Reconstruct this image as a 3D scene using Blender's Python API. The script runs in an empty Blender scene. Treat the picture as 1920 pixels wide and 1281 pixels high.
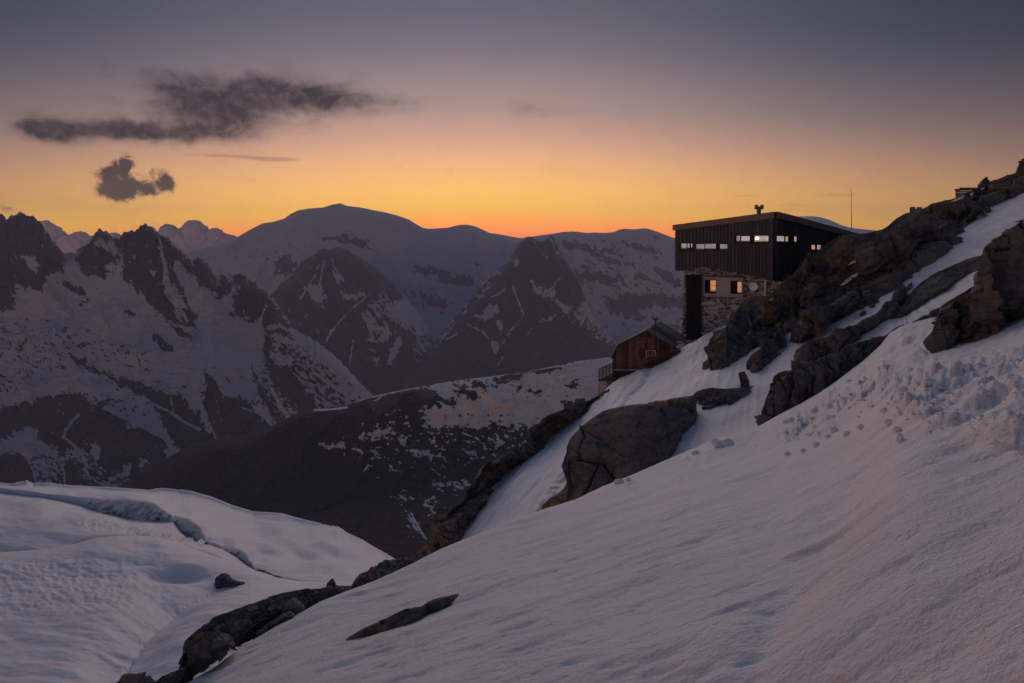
import bpy, math, random
import numpy as np
from math import radians, sin, cos, pi, atan

# ------------------------------------------------------------------ camera, sky, sun, exposure
sc = bpy.context.scene
F = 1280.0; CX = 960.0; CY = 640.5; PITCH = atan(190/1280)
cp, sp = cos(PITCH), sin(PITCH)
cam = bpy.data.objects.new('camera', bpy.data.cameras.new('camera'))
sc.collection.objects.link(cam); sc.camera = cam
cam.data.sensor_width = 36; cam.data.lens = 24; cam.data.clip_start = 0.1; cam.data.clip_end = 90000
cam.location = (0, 0, 0); cam.rotation_euler = (pi/2-PITCH, 0, 0)
sc.render.engine = 'CYCLES'
sc.view_settings.view_transform = 'Standard'; sc.view_settings.look = 'None'
sc.view_settings.exposure = 0.0; sc.view_settings.gamma = 1; sc.view_settings.use_curve_mapping = False
sc.cycles.use_denoising = True
sc.cycles.max_bounces = 6; sc.cycles.diffuse_bounces = 3; sc.cycles.glossy_bounces = 2; sc.cycles.volume_bounces = 1
sc.cycles.volume_step_rate = 1.0; sc.cycles.volume_max_steps = 64

SUN_AZ = radians(-2); SUN_EL = radians(11)      # the glow stands just left of straight ahead
def lin(c):
    return tuple((v/255/12.92 if v/255 <= .04045 else ((v/255+.055)/1.055)**2.4) for v in c)

class NT:
    """small helper to write node trees"""
    def __init__(s, tree): s.t = tree; s.n = tree.nodes; s.l = tree.links
    def node(s, typ, ins=None, **kw):
        nd = s.n.new(typ)
        for k, v in kw.items(): setattr(nd, k, v)
        for k, v in (ins or {}).items():
            if hasattr(v, 'is_linked') or isinstance(v, bpy.types.NodeSocket): s.l.new(v, nd.inputs[k])
            else: nd.inputs[k].default_value = v
        return nd
    def math(s, op, a, b=0.0, c=None, clamp=False):
        ins = {0: a, 1: b}
        if c is not None: ins[2] = c
        return s.node('ShaderNodeMath', ins, operation=op, use_clamp=clamp).outputs[0]
    def vmath(s, op, a, b=None, scale=None):
        ins = {0: a}
        if b is not None: ins[1] = b
        if scale is not None: ins['Scale'] = scale
        return s.node('ShaderNodeVectorMath', ins, operation=op).outputs[0]
    def noise(s, vec, scale, detail=4, rough=.55, dist=0, out=0):
        return s.node('ShaderNodeTexNoise', {'Vector': vec, 'Scale': scale, 'Detail': detail, 'Roughness': rough, 'Distortion': dist}).outputs[out]
    def mix(s, fac, a, b):
        nd = s.node('ShaderNodeMix', data_type='RGBA')
        for i, v in ((0, fac), (6, a), (7, b)):
            if isinstance(v, bpy.types.NodeSocket): s.l.new(v, nd.inputs[i])
            else: nd.inputs[i].default_value = v if i == 0 or len(v) == 4 else (*v, 1)
        return nd.outputs[2]
    def mixf(s, fac, a, b):
        nd = s.node('ShaderNodeMix', data_type='FLOAT')
        for i, v in ((0, fac), (2, a), (3, b)):
            if isinstance(v, bpy.types.NodeSocket): s.l.new(v, nd.inputs[i])
            else: nd.inputs[i].default_value = v
        return nd.outputs[0]
    def ramp(s, fac, stops, interp='LINEAR'):
        nd = s.node('ShaderNodeValToRGB', {0: fac}); cr = nd.color_ramp; cr.interpolation = interp
        while len(cr.elements) < len(stops): cr.elements.new(.5)
        for e, (p, c) in zip(cr.elements, stops):
            e.position = p; e.color = c if len(c) == 4 else (*c, 1)
        return nd.outputs[0]
    def smooth(s, v, lo, hi, a=0.0, b=1.0):
        return s.node('ShaderNodeMapRange', {0: v, 1: lo, 2: hi, 3: a, 4: b}, interpolation_type='SMOOTHSTEP').outputs[0]
    def maprange(s, v, lo, hi, a=0.0, b=1.0):
        return s.node('ShaderNodeMapRange', {0: v, 1: lo, 2: hi, 3: a, 4: b}).outputs[0]

world = bpy.data.worlds.new('World'); sc.world = world; world.use_nodes = True
w = NT(world.node_tree); w.n.clear()
tc = w.node('ShaderNodeTexCoord').outputs['Generated']
sep = w.node('ShaderNodeSeparateXYZ', {0: tc})
X, Y, Z = sep.outputs
elev = w.math('MULTIPLY', w.math('ARCSINE', Z), 180/pi)
az = w.math('SUBTRACT', w.math('MULTIPLY', w.math('ARCTAN2', X, Y), 180/pi), -2.0)
azn = w.math('DIVIDE', w.math('ABSOLUTE', az), 36.0)
az2 = w.math('MINIMUM', w.math('POWER', azn, 1.7), 4.0)
e2 = w.math('ADD', elev, w.math('MULTIPLY', az2, w.maprange(elev, 0.0, 14.0, 1.8, 3.2)))
SKY = [(-6, (70, 52, 52)), (-1.0, (150, 84, 66)), (0.2, (226, 116, 76)), (1.2, (252, 146, 66)), (2.6, (255, 188, 76)), (4.3, (254, 189, 104)),
       (6.3, (240, 180, 128)), (8.2, (212, 163, 140)), (10.4, (176, 146, 138)), (12.6, (152, 133, 136)), (14.8, (125, 116, 127)),
       (17, (106, 103, 116)), (20, (90, 92, 106)), (30, (88, 92, 110)), (50, (92, 97, 116)), (90, (92, 99, 122))]
col = w.ramp(w.maprange(e2, -6, 90), [((e+6)/96, lin(c)) for e, c in SKY])
azc = w.math('DIVIDE', w.math('ADD', az, 3.0), 35.0)
dim = w.math('ADD', w.math('MULTIPLY', w.math('EXPONENT', w.math('MULTIPLY', w.math('MULTIPLY', azc, azc), -1.0)), .78), .22)
dim = w.math('ADD', dim, w.smooth(w.math('ABSOLUTE', azc), 1.2, 4.6, 0.0, .85))
dim = w.mixf(w.smooth(elev, 20.0, 70.0), dim, .78)
dim = w.math('MULTIPLY', dim, w.maprange(w.math('EXPONENT', w.math('MULTIPLY', w.math('MAXIMUM', elev, 0.0), -.26)), 0, 1, 1.0, 2.1))
col = w.mix(1.0, col, (0, 0, 0)) if False else w.vmath('SCALE', col, scale=dim)
# cold cast of the sky to the right and behind
coolf = w.math('MULTIPLY', w.smooth(w.math('ABSOLUTE', azc), 0.25, 1.15, 0.0, 0.9), w.smooth(elev, 2.0, 15.0))
col = w.vmath('MULTIPLY', col, w.mix(coolf, (1, 1, 1), (.60, .74, .86)))
# clouds: torn masses and thin streaks, laid out by azimuth and elevation
AE = w.node('ShaderNodeCombineXYZ', {0: az, 1: elev, 2: 0.0}).outputs[0]
def ae(px, py):
    dy = cp+(CY-py)/F*sp; dx = (px-CX)/F; dz = -sp+(CY-py)/F*cp
    return math.degrees(math.atan2(dx, dy))+2.0, math.degrees(math.atan2(dz, math.hypot(dx, dy)))
def blobs(lst):
    tot = None
    for px, py, rx, ry, k in lst:
        c = ae(px, py); x1 = ae(px+rx, py); y1 = ae(px, py-ry)
        v = w.vmath('MULTIPLY', w.vmath('SUBTRACT', AE, (c[0], c[1], 0)), (1/abs(x1[0]-c[0]), 1/abs(y1[1]-c[1]), 0))
        r2 = w.node('ShaderNodeVectorMath', {0: v, 1: v}, operation='DOT_PRODUCT').outputs['Value']
        g = w.math('MULTIPLY', w.math('POWER', 0.4, r2), k)
        tot = g if tot is None else w.math('ADD', tot, g)
    return tot
wv = w.vmath('SCALE', w.vmath('SUBTRACT', w.noise(AE, .55, 4, .6, out=1), (.5, .5, .5)), scale=3.2)
AE0 = AE
AEs = w.vmath('MULTIPLY', AE, (.42, 1.0, 1.0))
nA = w.noise(AEs, .55, 9, .60, .8); nB = w.noise(AE0, 1.3, 9, .68, .5)
AE = w.vmath('ADD', AE0, w.vmath('MULTIPLY', wv, (.9, .35, 0)))
fA = blobs([(470, 200, 130, 40, 1.15), (550, 160, 115, 42, 1.0), (390, 222, 80, 46, .7), (670, 196, 105, 24, .9), (430, 252, 100, 18, .6), (270, 150, 140, 52, .52), (330, 190, 90, 50, .45),
            (80, 243, 52, 28, 1.05), (160, 243, 125, 26, 1.25), (290, 252, 90, 17, .9), (1150, 2, 130, 24, .62), (1020, 208, 100, 22, .5), (1320, 90, 120, 14, .25), (700, 40, 160, 14, .22), (1190, 214, 26, 8, .35), (110, 125, 120, 18, .22), (20, 392, 22, 13, .6)])
mA = w.smooth(w.math('ADD', fA, w.math('MULTIPLY', w.math('SUBTRACT', nA, .5), 2.1)), .05, 1.75)
AE = w.vmath('ADD', AE0, w.vmath('MULTIPLY', wv, (.22, .22, 0)))
fB = blobs([(210, 335, 36, 26, 1.25), (232, 306, 18, 18, 1.0), (220, 364, 30, 19, 1.15), (250, 352, 28, 14, .8), (304, 342, 22, 22, 1.1), (280, 360, 14, 9, .7), (318, 345, 12, 12, .7), (14, 390, 14, 9, .6)])
mB = w.smooth(w.math('ADD', fB, w.math('MULTIPLY', w.math('SUBTRACT', nB, .5), 2.4)), .30, 1.05)
AE = w.vmath('ADD', AE0, w.vmath('MULTIPLY', wv, (.5, .10, 0)))
fC = blobs([(520, 300, 40, 5, .9), (420, 293, 110, 4, .75), (1570, 366, 40, 3, .8), (1400, 367, 60, 3, .6), (1500, 385, 60, 3, .5), (1690, 362, 60, 5, .5), (685, 354, 30, 3, .5), (980, 447, 60, 5, .7)])
mC = w.smooth(w.math('ADD', fC, w.math('MULTIPLY', w.math('SUBTRACT', nA, .5), .9)), .25, 1.0)
lowf = w.smooth(elev, 1.0, 9.0)
col = w.mix(w.math('MULTIPLY', mC, .5), col, w.mix(lowf, lin((190, 96, 70)), lin((150, 112, 104))))
mA2 = w.math('MULTIPLY', mA, w.maprange(nB, .3, .7, .80, 1.12), clamp=True)
col = w.mix(w.math('MULTIPLY', mA2, .93), col, w.mix(w.smooth(w.math('ADD', mA, w.math('MULTIPLY', nB, .3)), .35, 1.15), lin((104, 88, 92)), lin((42, 39, 48))))
mB2 = w.math('MULTIPLY', mB, w.maprange(nA, .3, .7, .95, 1.15), clamp=True)
col = w.mix(w.math('MULTIPLY', mB2, .92), col, w.mix(w.smooth(mB, .3, 1.0), lin((112, 82, 76)), lin((46, 41, 48))))
nsky = w.node('ShaderNodeTexSky', sky_type='NISHITA', sun_disc=False, sun_elevation=radians(1.0), sun_rotation=SUN_AZ, altitude=2700)
bg1 = w.node('ShaderNodeBackground', {0: col, 1: 1.0})
bg2 = w.node('ShaderNodeBackground', {0: nsky.outputs[0], 1: 0.003})
add = w.node('ShaderNodeAddShader', {0: bg1.outputs[0], 1: bg2.outputs[0]})
w.l.new(add.outputs[0], w.node('ShaderNodeOutputWorld').inputs[0])

sun = bpy.data.objects.new('sun', bpy.data.lights.new('sun', 'SUN')); sc.collection.objects.link(sun)
sun.data.energy = 0.82; sun.data.angle = radians(50); sun.data.color = (1.0, .79, .76)
from mathutils import Vector
sd = Vector((sin(SUN_AZ)*cos(SUN_EL), cos(SUN_AZ)*cos(SUN_EL), sin(SUN_EL)))
sun.rotation_euler = sd.to_track_quat('Z', 'Y').to_euler(); sun.location = (0, 0, 60)

# ------------------------------------------------------------------ projection, noise
def P(px, py, D):
    px = np.asarray(px, float); py = np.asarray(py, float); D = np.asarray(D, float)
    b = (CY-py)/F
    y = cp+b*sp
    return np.stack([(px-CX)/F/y*D, D+0*px+0*py, (-sp+b*cp)/y*D], -1)
def proj(V):
    V = np.asarray(V, float)
    zc = V[..., 1]*cp-V[..., 2]*sp
    yc = V[..., 1]*sp+V[..., 2]*cp
    return CX+F*V[..., 0]/zc, CY-F*yc/zc
def slope_depth(px, py):
    """distance at which a view direction meets the hillside z = .45 x - .1 y - 10"""
    px = np.asarray(px, float); b = (CY-np.asarray(py, float))/F
    y = cp+b*sp
    den = (-sp+b*cp)/y-.45*((px-CX)/F/y)+.1
    return -10/np.minimum(den, -.095)

rng = np.random.default_rng(7)
_perm = rng.permutation(4096); _G = rng.normal(size=(4096, 3)); _G /= np.linalg.norm(_G, axis=1)[:, None]
_R = rng.random((4096, 3))
def _h(i, j, k):
    return _perm[(_perm[(_perm[i & 4095]+j) & 4095]+k) & 4095]
def perlin(Q):
    i = np.floor(Q).astype(np.int64); f = Q-i; u = f*f*f*(f*(f*6-15)+10)
    out = 0
    for a in (0, 1):
        wa = u[..., 0] if a else 1-u[..., 0]
        for b in (0, 1):
            wb = u[..., 1] if b else 1-u[..., 1]
            for c in (0, 1):
                wc = u[..., 2] if c else 1-u[..., 2]
                g = _G[_h(i[..., 0]+a, i[..., 1]+b, i[..., 2]+c)]
                out = out+wa*wb*wc*((f[..., 0]-a)*g[..., 0]+(f[..., 1]-b)*g[..., 1]+(f[..., 2]-c)*g[..., 2])
    return out*1.5
def fbm(Q, octs=4, gain=.5, lac=2.03):
    s = 0; a = 1.0; t = 0
    for o in range(octs):
        s = s+a*perlin(Q+17.3*o); t += a; a *= gain; Q = Q*lac
    return s/t
def ridged(Q, octs=5, gain=.55, lac=2.1):
    s = 0; a = 1.0; t = 0; wgt = 1
    for o in range(octs):
        r = 1-np.abs(perlin(Q+31.7*o))*1.6; r = np.clip(r, 0, 1)**2*wgt
        wgt = np.clip(r*1.6, 0, 1); s = s+a*r; t += a; a *= gain; Q = Q*lac
    return s/t
def cells(Q):
    """broken rock: (tilted facet height, crack distance F2-F1)"""
    i0 = np.floor(Q).astype(np.int64); f1 = np.full(Q.shape[:-1], 9.0); f2 = f1.copy(); fh = np.zeros(Q.shape[:-1])
    for a in (-1, 0, 1):
        for b in (-1, 0, 1):
            for c in (-1, 0, 1):
                ii = i0+np.array([a, b, c]); h = _h(ii[..., 0], ii[..., 1], ii[..., 2])
                d = Q-(ii+_R[h]); dd = np.sqrt((d**2).sum(-1))
                val = (d*_G[(h*7+3) & 4095]).sum(-1)*1.1+(_R[(h*5+1) & 4095, 0]-.5)
                near = dd < f1
                f2 = np.where(near, f1, np.minimum(f2, dd)); fh = np.where(near, val, fh); f1 = np.where(near, dd, f1)
    return fh, f2-f1
def blocks(Q, A, ch, cw, seed=0):
    """jointed bedrock: tilted slabs cut into blocks; returns (block relief, distance to the nearest joint in metres)"""
    ns = np.array([-sin(A), .25, cos(A)]); nj = np.array([cos(A), .35, sin(A)])
    s_ = Q@ns/ch; s_ = s_+.35*np.sin(s_*.9+seed); i = np.floor(s_).astype(np.int64); fs = s_-i
    u = Q@nj/cw+_R[(i*13+seed*7) & 4095, 0]*1.7+.35*np.sin(Q@nj/cw*1.3+i); j = np.floor(u).astype(np.int64); fu = u-j
    h = _h(i+seed, j, i*0+3)
    rel = (_R[h, 0]-.5)*1.3+(fs-.5)*(_R[h, 1]*1.1+.1)+(fu-.5)*(_R[h, 2]-.5)*1.6
    return rel, np.minimum(np.minimum(fs, 1-fs)*ch, np.minimum(fu, 1-fu)*cw)
def interp(pts, x, k=1):
    a = np.array(pts, float); return np.interp(x, a[:, 0], a[:, k])
def poly_sdf(px, py, poly):
    """signed distance in the outline's own units, positive inside"""
    q = np.array(poly, float); d = np.full(px.shape, 1e9); ins = np.zeros(px.shape, bool)
    for a, b in zip(q, np.roll(q, -1, 0)):
        e = b-a; wx = px-a[0]; wy = py-a[1]
        t = np.clip((wx*e[0]+wy*e[1])/(e@e+1e-9), 0, 1)
        d = np.minimum(d, (wx-t*e[0])**2+(wy-t*e[1])**2)
        if e[1] != 0:
            c = (a[1] <= py) != (b[1] <= py)
            ins ^= c & (px < a[0]+(py-a[1])*e[0]/e[1])
    return np.where(ins, 1, -1)*np.sqrt(d)
def pchip(xk, yk, x):
    """monotone interpolation; yk (n, cols)"""
    h = np.diff(xk)[:, None]; dl = np.diff(yk, axis=0)/h; m = np.zeros_like(yk)
    if len(xk) > 2:
        w1 = 2*h[1:]+h[:-1]; w2 = h[1:]+2*h[:-1]
        with np.errstate(divide='ignore', invalid='ignore'):
            mm = (w1+w2)/(w1/dl[:-1]+w2/dl[1:])
        m[1:-1] = np.where(dl[:-1]*dl[1:] > 0, np.nan_to_num(mm), 0)
    m[0] = dl[0]; m[-1] = dl[-1]
    k = np.clip(np.searchsorted(xk, x, side='right')-1, 0, len(xk)-2)
    hh = h[k]; t = ((x-xk[k])[:, None])/hh
    return ((1+2*t)*(1-t)**2)*yk[k]+(t*(1-t)**2)*hh*m[k]+(t*t*(3-2*t))*yk[k+1]+(t*t*(t-1))*hh*m[k+1]

# ------------------------------------------------------------------ mesh helpers
ROOT = sc.collection
SURF = {}
def tag(o, label=None, cat=None, group=None, kind=None):
    for k, v in (('label', label), ('category', cat), ('group', group), ('kind', kind)):
        if v: o[k] = v
    return o
def mesh_obj(name, V, faces, mat, parent=None, smooth=False, attrs=None, recenter=True, loc=None):
    """faces: (n,4) or (n,3) int array, or a list of tuples"""
    V = np.asarray(V, float).reshape(-1, 3)
    c = np.zeros(3)
    if loc is not None: c = np.asarray(loc, float)
    elif recenter and parent is None: c = np.array([V[:, 0].mean(), V[:, 1].mean(), V[:, 2].min()])
    elif parent is not None: c = np.array(parent['_w'])
    me = bpy.data.meshes.new(name)
    if isinstance(faces, np.ndarray):
        n, k = faces.shape
        me.vertices.add(len(V)); me.vertices.foreach_set('co', (V-c).astype(np.float32).ravel())
        me.loops.add(n*k); me.loops.foreach_set('vertex_index', faces.astype(np.int32).ravel())
        me.polygons.add(n); me.polygons.foreach_set('loop_start', np.arange(0, n*k, k, dtype=np.int32))
        me.polygons.foreach_set('loop_total', np.full(n, k, np.int32))
        me.polygons.foreach_set('use_smooth', np.full(n, smooth))
        me.update(calc_edges=True)
    else:
        me.from_pydata((V-c).tolist(), [], faces)
        if smooth: me.polygons.foreach_set('use_smooth', np.full(len(me.polygons), True))
    for k_, v_ in (attrs or {}).items():
        at = me.attributes.new(k_, 'FLOAT', 'POINT'); at.data.foreach_set('value', np.asarray(v_, np.float32).ravel())
    me.materials.append(mat)
    o = bpy.data.objects.new(name, me); ROOT.objects.link(o)
    if parent is not None:
        o.parent = parent
    else:
        o.location = c
    o['_w'] = [float(x) for x in c]
    return o
def empty(name, loc, label=None, cat=None, group=None):
    o = bpy.data.objects.new(name, None); ROOT.objects.link(o); o.location = [float(v) for v in loc]
    o['_w'] = [float(v) for v in loc]; o.empty_display_size = .5
    return tag(o, label, cat, group)
def grid_faces(nr, nc):
    i = np.arange(nr-1)[:, None]*nc+np.arange(nc-1)[None]
    return np.stack([i, i+1, i+nc+1, i+nc], -1).reshape(-1, 4)
def normals(G):
    du = np.gradient(G, axis=1); dv = np.gradient(G, axis=0); n = np.cross(du, dv)
    n /= np.linalg.norm(n, axis=-1, keepdims=True)+1e-12
    s = np.sign((n*(-G)).sum(-1)); s[s == 0] = 1
    return n*s[..., None]
def loft(pxs, rows, nseg, minstep=6):
    """surface through curves given as (py at each px, distance at each px); straight world lines between, rounded at the knots"""
    py = np.array([r[0] for r in rows]); iD = 1/np.array([r[1] for r in rows])
    st = np.maximum(np.abs(np.diff(py, axis=0)).mean(1), minstep)
    uk = np.concatenate([[0], np.cumsum(st)])
    u = np.concatenate([np.linspace(uk[i], uk[i+1], n, endpoint=False) for i, n in enumerate(nseg)]+[[uk[-1]]])
    pyy = pchip(uk, py, u); DD = 1/pchip(uk, iD, u)
    return P(np.broadcast_to(pxs, pyy.shape), pyy, DD)
def sheet(name, G, mat, smooth=True, attrs=None, keep=True, **kw):
    nr, nc = G.shape[:2]
    V = G.reshape(-1, 3)
    if keep:
        a, b = proj(V); SURF[name if isinstance(keep, bool) else keep] = (a, b, V[:, 1].copy())
    return mesh_obj(name, V, grid_faces(nr, nc), mat, smooth=smooth, attrs=attrs, **kw)
def depth_at(names, px, py, r=5):
    best = None
    for n in names:
        a, b, d = SURF[n]
        m = (np.abs(a-px) < r) & (np.abs(b-py) < r) & (d > 1)
        if m.any():
            dd = (a[m]-px)**2+(b[m]-py)**2; near = d[m][dd < dd.min()+6]
            v = near.min(); best = v if best is None else min(best, v)
    return best
def prism(quadF, quadB):
    """closed solid between two matching outlines"""
    n = len(quadF); V = list(quadF)+list(quadB)
    return V, [tuple(range(n)), tuple(range(2*n-1, n-1, -1))]+[(i, i+n, (i+1) % n+n, (i+1) % n) for i in range(n)]
class MB:
    def __init__(s): s.V = []; s.F = []
    def add(s, V, Fc):
        o = len(s.V); s.V += [list(map(float, v)) for v in V]; s.F += [tuple(i+o for i in f) for f in Fc]; return s
    def solid(s, a, b): return s.add(*prism(a, b))
    def box(s, c, hx, hy, hz, rz=0):
        c = np.array(c, float); R = np.array([[cos(rz), -sin(rz)], [sin(rz), cos(rz)]])
        pts = []
        for dz in (-hz, hz):
            for dx, dy in ((-hx, -hy), (hx, -hy), (hx, hy), (-hx, hy)):
                q = R @ np.array([dx, dy]); pts.append((c[0]+q[0], c[1]+q[1], c[2]+dz))
        return s.solid(pts[4:], pts[:4])
    def tube(s, a, b, r, n=8, r2=None):
        a = np.array(a, float); b = np.array(b, float); d = b-a; d /= np.linalg.norm(d)+1e-9
        u = np.cross(d, (0, 0, 1) if abs(d[2]) < .9 else (1, 0, 0)); u /= np.linalg.norm(u); v = np.cross(d, u)
        r2 = r if r2 is None else r2
        A = [a+r*(cos(t)*u+sin(t)*v) for t in np.arange(n)*2*pi/n]; B = [b+r2*(cos(t)*u+sin(t)*v) for t in np.arange(n)*2*pi/n]
        return s.solid(A, B)
    def build(s, name, mat, parent=None, smooth=False, **kw): return mesh_obj(name, s.V, s.F, mat, parent, smooth, **kw)

# ------------------------------------------------------------------ materials
def new_mat(name):
    m = bpy.data.materials.new(name); m.use_nodes = True; t = NT(m.node_tree)
    bs = m.node_tree.nodes['Principled BSDF']; return m, t, bs
def plain(name, c, rough=.6, metal=0, bump=0, bscale=30, var=0.15, emis=None, es=0):
    m, t, b = new_mat(name); co = t.node('ShaderNodeTexCoord').outputs['Object']
    n = t.noise(co, bscale, 5, .6)
    b.inputs['Base Color'].default_value = (*c, 1)
    if var: t.l.new(t.mix(t.smooth(n, .3, .7), tuple(v*(1-var) for v in c), tuple(min(1, v*(1+var)) for v in c)), b.inputs['Base Color'])
    b.inputs['Roughness'].default_value = rough; b.inputs['Metallic'].default_value = metal
    if bump: t.l.new(t.node('ShaderNodeBump', {'Height': n, 'Distance': bump, 'Strength': 1.0}).outputs[0], b.inputs['Normal'])
    if emis: b.inputs['Emission Color'].default_value = (*emis, 1); b.inputs['Emission Strength'].default_value = es
    return m
def snow_mat(name, scales, streak=(1, 1, 1), rot=0, col=(.83, .83, .86), glint=0, dirt=0.0):
    """scales: list of (noise scale per metre, bump distance in metres)"""
    m, t, b = new_mat(name); co = t.node('ShaderNodeNewGeometry').outputs['Position']
    mp = t.node('ShaderNodeMapping', {'Vector': co, 'Rotation': (0, 0, rot), 'Scale': streak}).outputs[0]
    h = None
    for i, (s_, d_) in enumerate(scales):
        n = t.noise(mp if i == 0 else co, s_, 5 if i == 0 else 3, .6)
        v = t.math('MULTIPLY', n, d_); h = v if h is None else t.math('ADD', h, v)
    t.l.new(t.node('ShaderNodeBump', {'Height': h, 'Distance': 1.0, 'Strength': 1.0}).outputs[0], b.inputs['Normal'])
    nn = t.noise(co, scales[0][0]*.35, 3)
    c2 = tuple(v*k for v, k in zip(col, (.93, .92, .92)))
    t.l.new(t.mix(t.smooth(nn, .35, .7), col, c2), b.inputs['Base Color'])
    if glint:
        vo = t.node('ShaderNodeTexVoronoi', {'Vector': co, 'Scale': glint}).outputs['Distance']
        t.l.new(t.smooth(vo, .02, .2, .18, .62), b.inputs['Roughness'])
    else: b.inputs['Roughness'].default_value = .6
    b.inputs['Specular IOR Level'].default_value = .3
    return m
def rock_mat(name, c1=(.085, .076, .074), c2=(.21, .19, .185), warm=(.15, .09, .065), s=1.0, snow=0.0, lichen=.5):
    m, t, b = new_mat(name); co = t.node('ShaderNodeNewGeometry').outputs['Position']
    n1 = t.noise(co, .7*s, 8, .62, .4); n2 = t.noise(co, 6*s, 6, .65); n3 = t.noise(co, .28*s, 4, .5)
    st = t.node('ShaderNodeMapping', {'Vector': co, 'Scale': (2.2, 2.2, .35)}).outputs[0]
    n4 = t.noise(st, 1.4*s, 5, .6)
    base = t.mix(t.smooth(t.math('ADD', t.math('MULTIPLY', n1, .5), t.math('MULTIPLY', n2, .5)), .38, .64), c1, c2)
    base = t.mix(t.math('MULTIPLY', t.smooth(n3, .52, .72), .3), base, warm)
    base = t.mix(t.math('MULTIPLY', t.smooth(n4, .56, .72), .55), base, (.25, .235, .22))
    base = t.mix(t.math('MULTIPLY', t.smooth(t.noise(co, 3.1*s, 8, .7), .6, .66), lichen*.6), base, (.16, .15, .085))
    cr = t.node('ShaderNodeTexVoronoi', {'Vector': t.vmath('ADD', co, t.vmath('SCALE', t.noise(co, 1.1*s, 3, out=1), scale=1.1)), 'Scale': .42*s}, feature='DISTANCE_TO_EDGE').outputs[0]
    crk = t.math('MAXIMUM', t.smooth(cr, 0.0, .03), t.smooth(t.noise(co, .5*s, 3), .42, .52))
    base = t.mix(t.math('MULTIPLY', t.math('SUBTRACT', 1.0, crk), .6), base, (.02, .018, .017))
    if snow > 0:
        nz = t.node('ShaderNodeSeparateXYZ', {0: t.node('ShaderNodeNewGeometry').outputs['Normal']}).outputs[2]
        f = t.smooth(t.math('ADD', nz, t.math('MULTIPLY', t.math('SUBTRACT', t.noise(co, 1.3*s, 5), .5), .8)), 1.08-snow, 1.14-snow)
        base = t.mix(f, base, (.8, .8, .84))
    t.l.new(base, b.inputs['Base Color']); b.inputs['Roughness'].default_value = .82
    b.inputs['Specular IOR Level'].default_value = .35
    h = t.math('ADD', t.math('MULTIPLY', n2, .10), t.math('ADD', t.math('MULTIPLY', n1, .30), t.math('MULTIPLY', crk, .04)))
    h = t.math('ADD', h, t.math('MULTIPLY', t.noise(co, 26*s, 4, .6), .02))
    t.l.new(t.node('ShaderNodeBump', {'Height': h, 'Distance': 1.0/s, 'Strength': .9}).outputs[0], b.inputs['Normal'])
    return m
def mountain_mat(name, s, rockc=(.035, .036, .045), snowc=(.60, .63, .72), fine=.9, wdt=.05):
    """bare rock or wood where the 'bare' attribute is positive, snow elsewhere"""
    m, t, b = new_mat(name); co = t.node('ShaderNodeNewGeometry').outputs['Position']
    a = t.node('ShaderNodeAttribute', attribute_name='bare').outputs['Fac']
    n = t.noise(co, s, 9, .68, .25)
    f = t.smooth(t.math('ADD', a, t.math('MULTIPLY', t.math('SUBTRACT', n, .5), fine)), -wdt, wdt)
    rc = t.mix(t.smooth(t.noise(co, s*1.6, 7, .7), .35, .65), tuple(v*.35 for v in rockc), tuple(v*2.1 for v in rockc))
    t.l.new(t.mix(f, snowc, rc), b.inputs['Base Color']); b.inputs['Roughness'].default_value = .85
    b.inputs['Specular IOR Level'].default_value = .15
    t.l.new(t.node('ShaderNodeBump', {'Height': t.noise(co, s*.8, 10, .62), 'Distance': 2.2/s, 'Strength': 1.0}).outputs[0], b.inputs['Normal'])
    return m
MS_near = snow_mat('snow_near', [(1.6, .055), (9, .028), (30, .020), (80, .011)], streak=(.55, 1, .8), glint=55)
MS_mid = snow_mat('snow_mid', [(.9, .10), (7, .02)], streak=(1.9, .16, .3), rot=-.36)
MS_glacier = snow_mat('snow_glacier', [(.12, .5), (.8, .10)], streak=(.35, 1.7, 1), rot=.35)
MS_patch = snow_mat('snow_patch', [(2, .05), (12, .01)])
M_rock = rock_mat('rock_grey')
M_rock_warm = rock_mat('rock_brown', c1=(.075, .066, .066), c2=(.19, .165, .16), warm=(.18, .12, .10))
M_rock_green = rock_mat('rock_lichen', c1=(.06, .056, .05), c2=(.14, .135, .12), warm=(.12, .10, .07), lichen=1)
M_rock_far = rock_mat('rock_ledge', c1=(.065, .055, .05), c2=(.16, .14, .13), s=.8)

# ------------------------------------------------------------------ the far mountains
def bare_shader(G, terms):
    return terms
def mountain(name, sky, D0, pxr, step, rows_below, nrows, amp, nscale, field, mat, ridge_keep=8, drop=None, seed=0, jag=0):
    pxs = np.arange(pxr[0], pxr[1]+step, step)
    top = interp(sky, pxs)
    if jag: top = top+jag*ridged(np.stack([pxs/14, 0*pxs+seed, 0*pxs], -1), 4)-jag*.5
    D = np.interp(pxs, [pxr[0], pxr[1]], D0) if np.ndim(D0) else np.full(pxs.shape, float(D0))
    rows = [(top+46, D*1.22), (top+10, D*1.06), (top, D)]
    for dy, kD in rows_below:
        rows.append((np.maximum(top+8, interp(dy, pxs)), D*kD))
    G = loft(pxs, rows, [3, 4]+nrows)
    px, py = proj(G)
    Q = G/nscale+seed
    vis = np.clip((py-top[None]-1)/ridge_keep, 0, 1); vis[:7] = 0
    r = ridged(Q*np.array([1, .6, .8]), 7, .56)
    G = G+vis[..., None]*(r-.35)[..., None]*amp*np.array([.25, -1, .35])
    n = normals(G)
    att = field(px, py, G, r, n)
    return sheet(name, G, mat, attrs={'bare': att})

def streak(px, py, ang, sc_, elong, seed):
    c, s_ = cos(ang), sin(ang); u = (px*c+py*s_)/sc_/elong; v = (-px*s_+py*c)/sc_
    return fbm(np.stack([u, v, 0*u+seed], -1), 5, .6)

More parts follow.
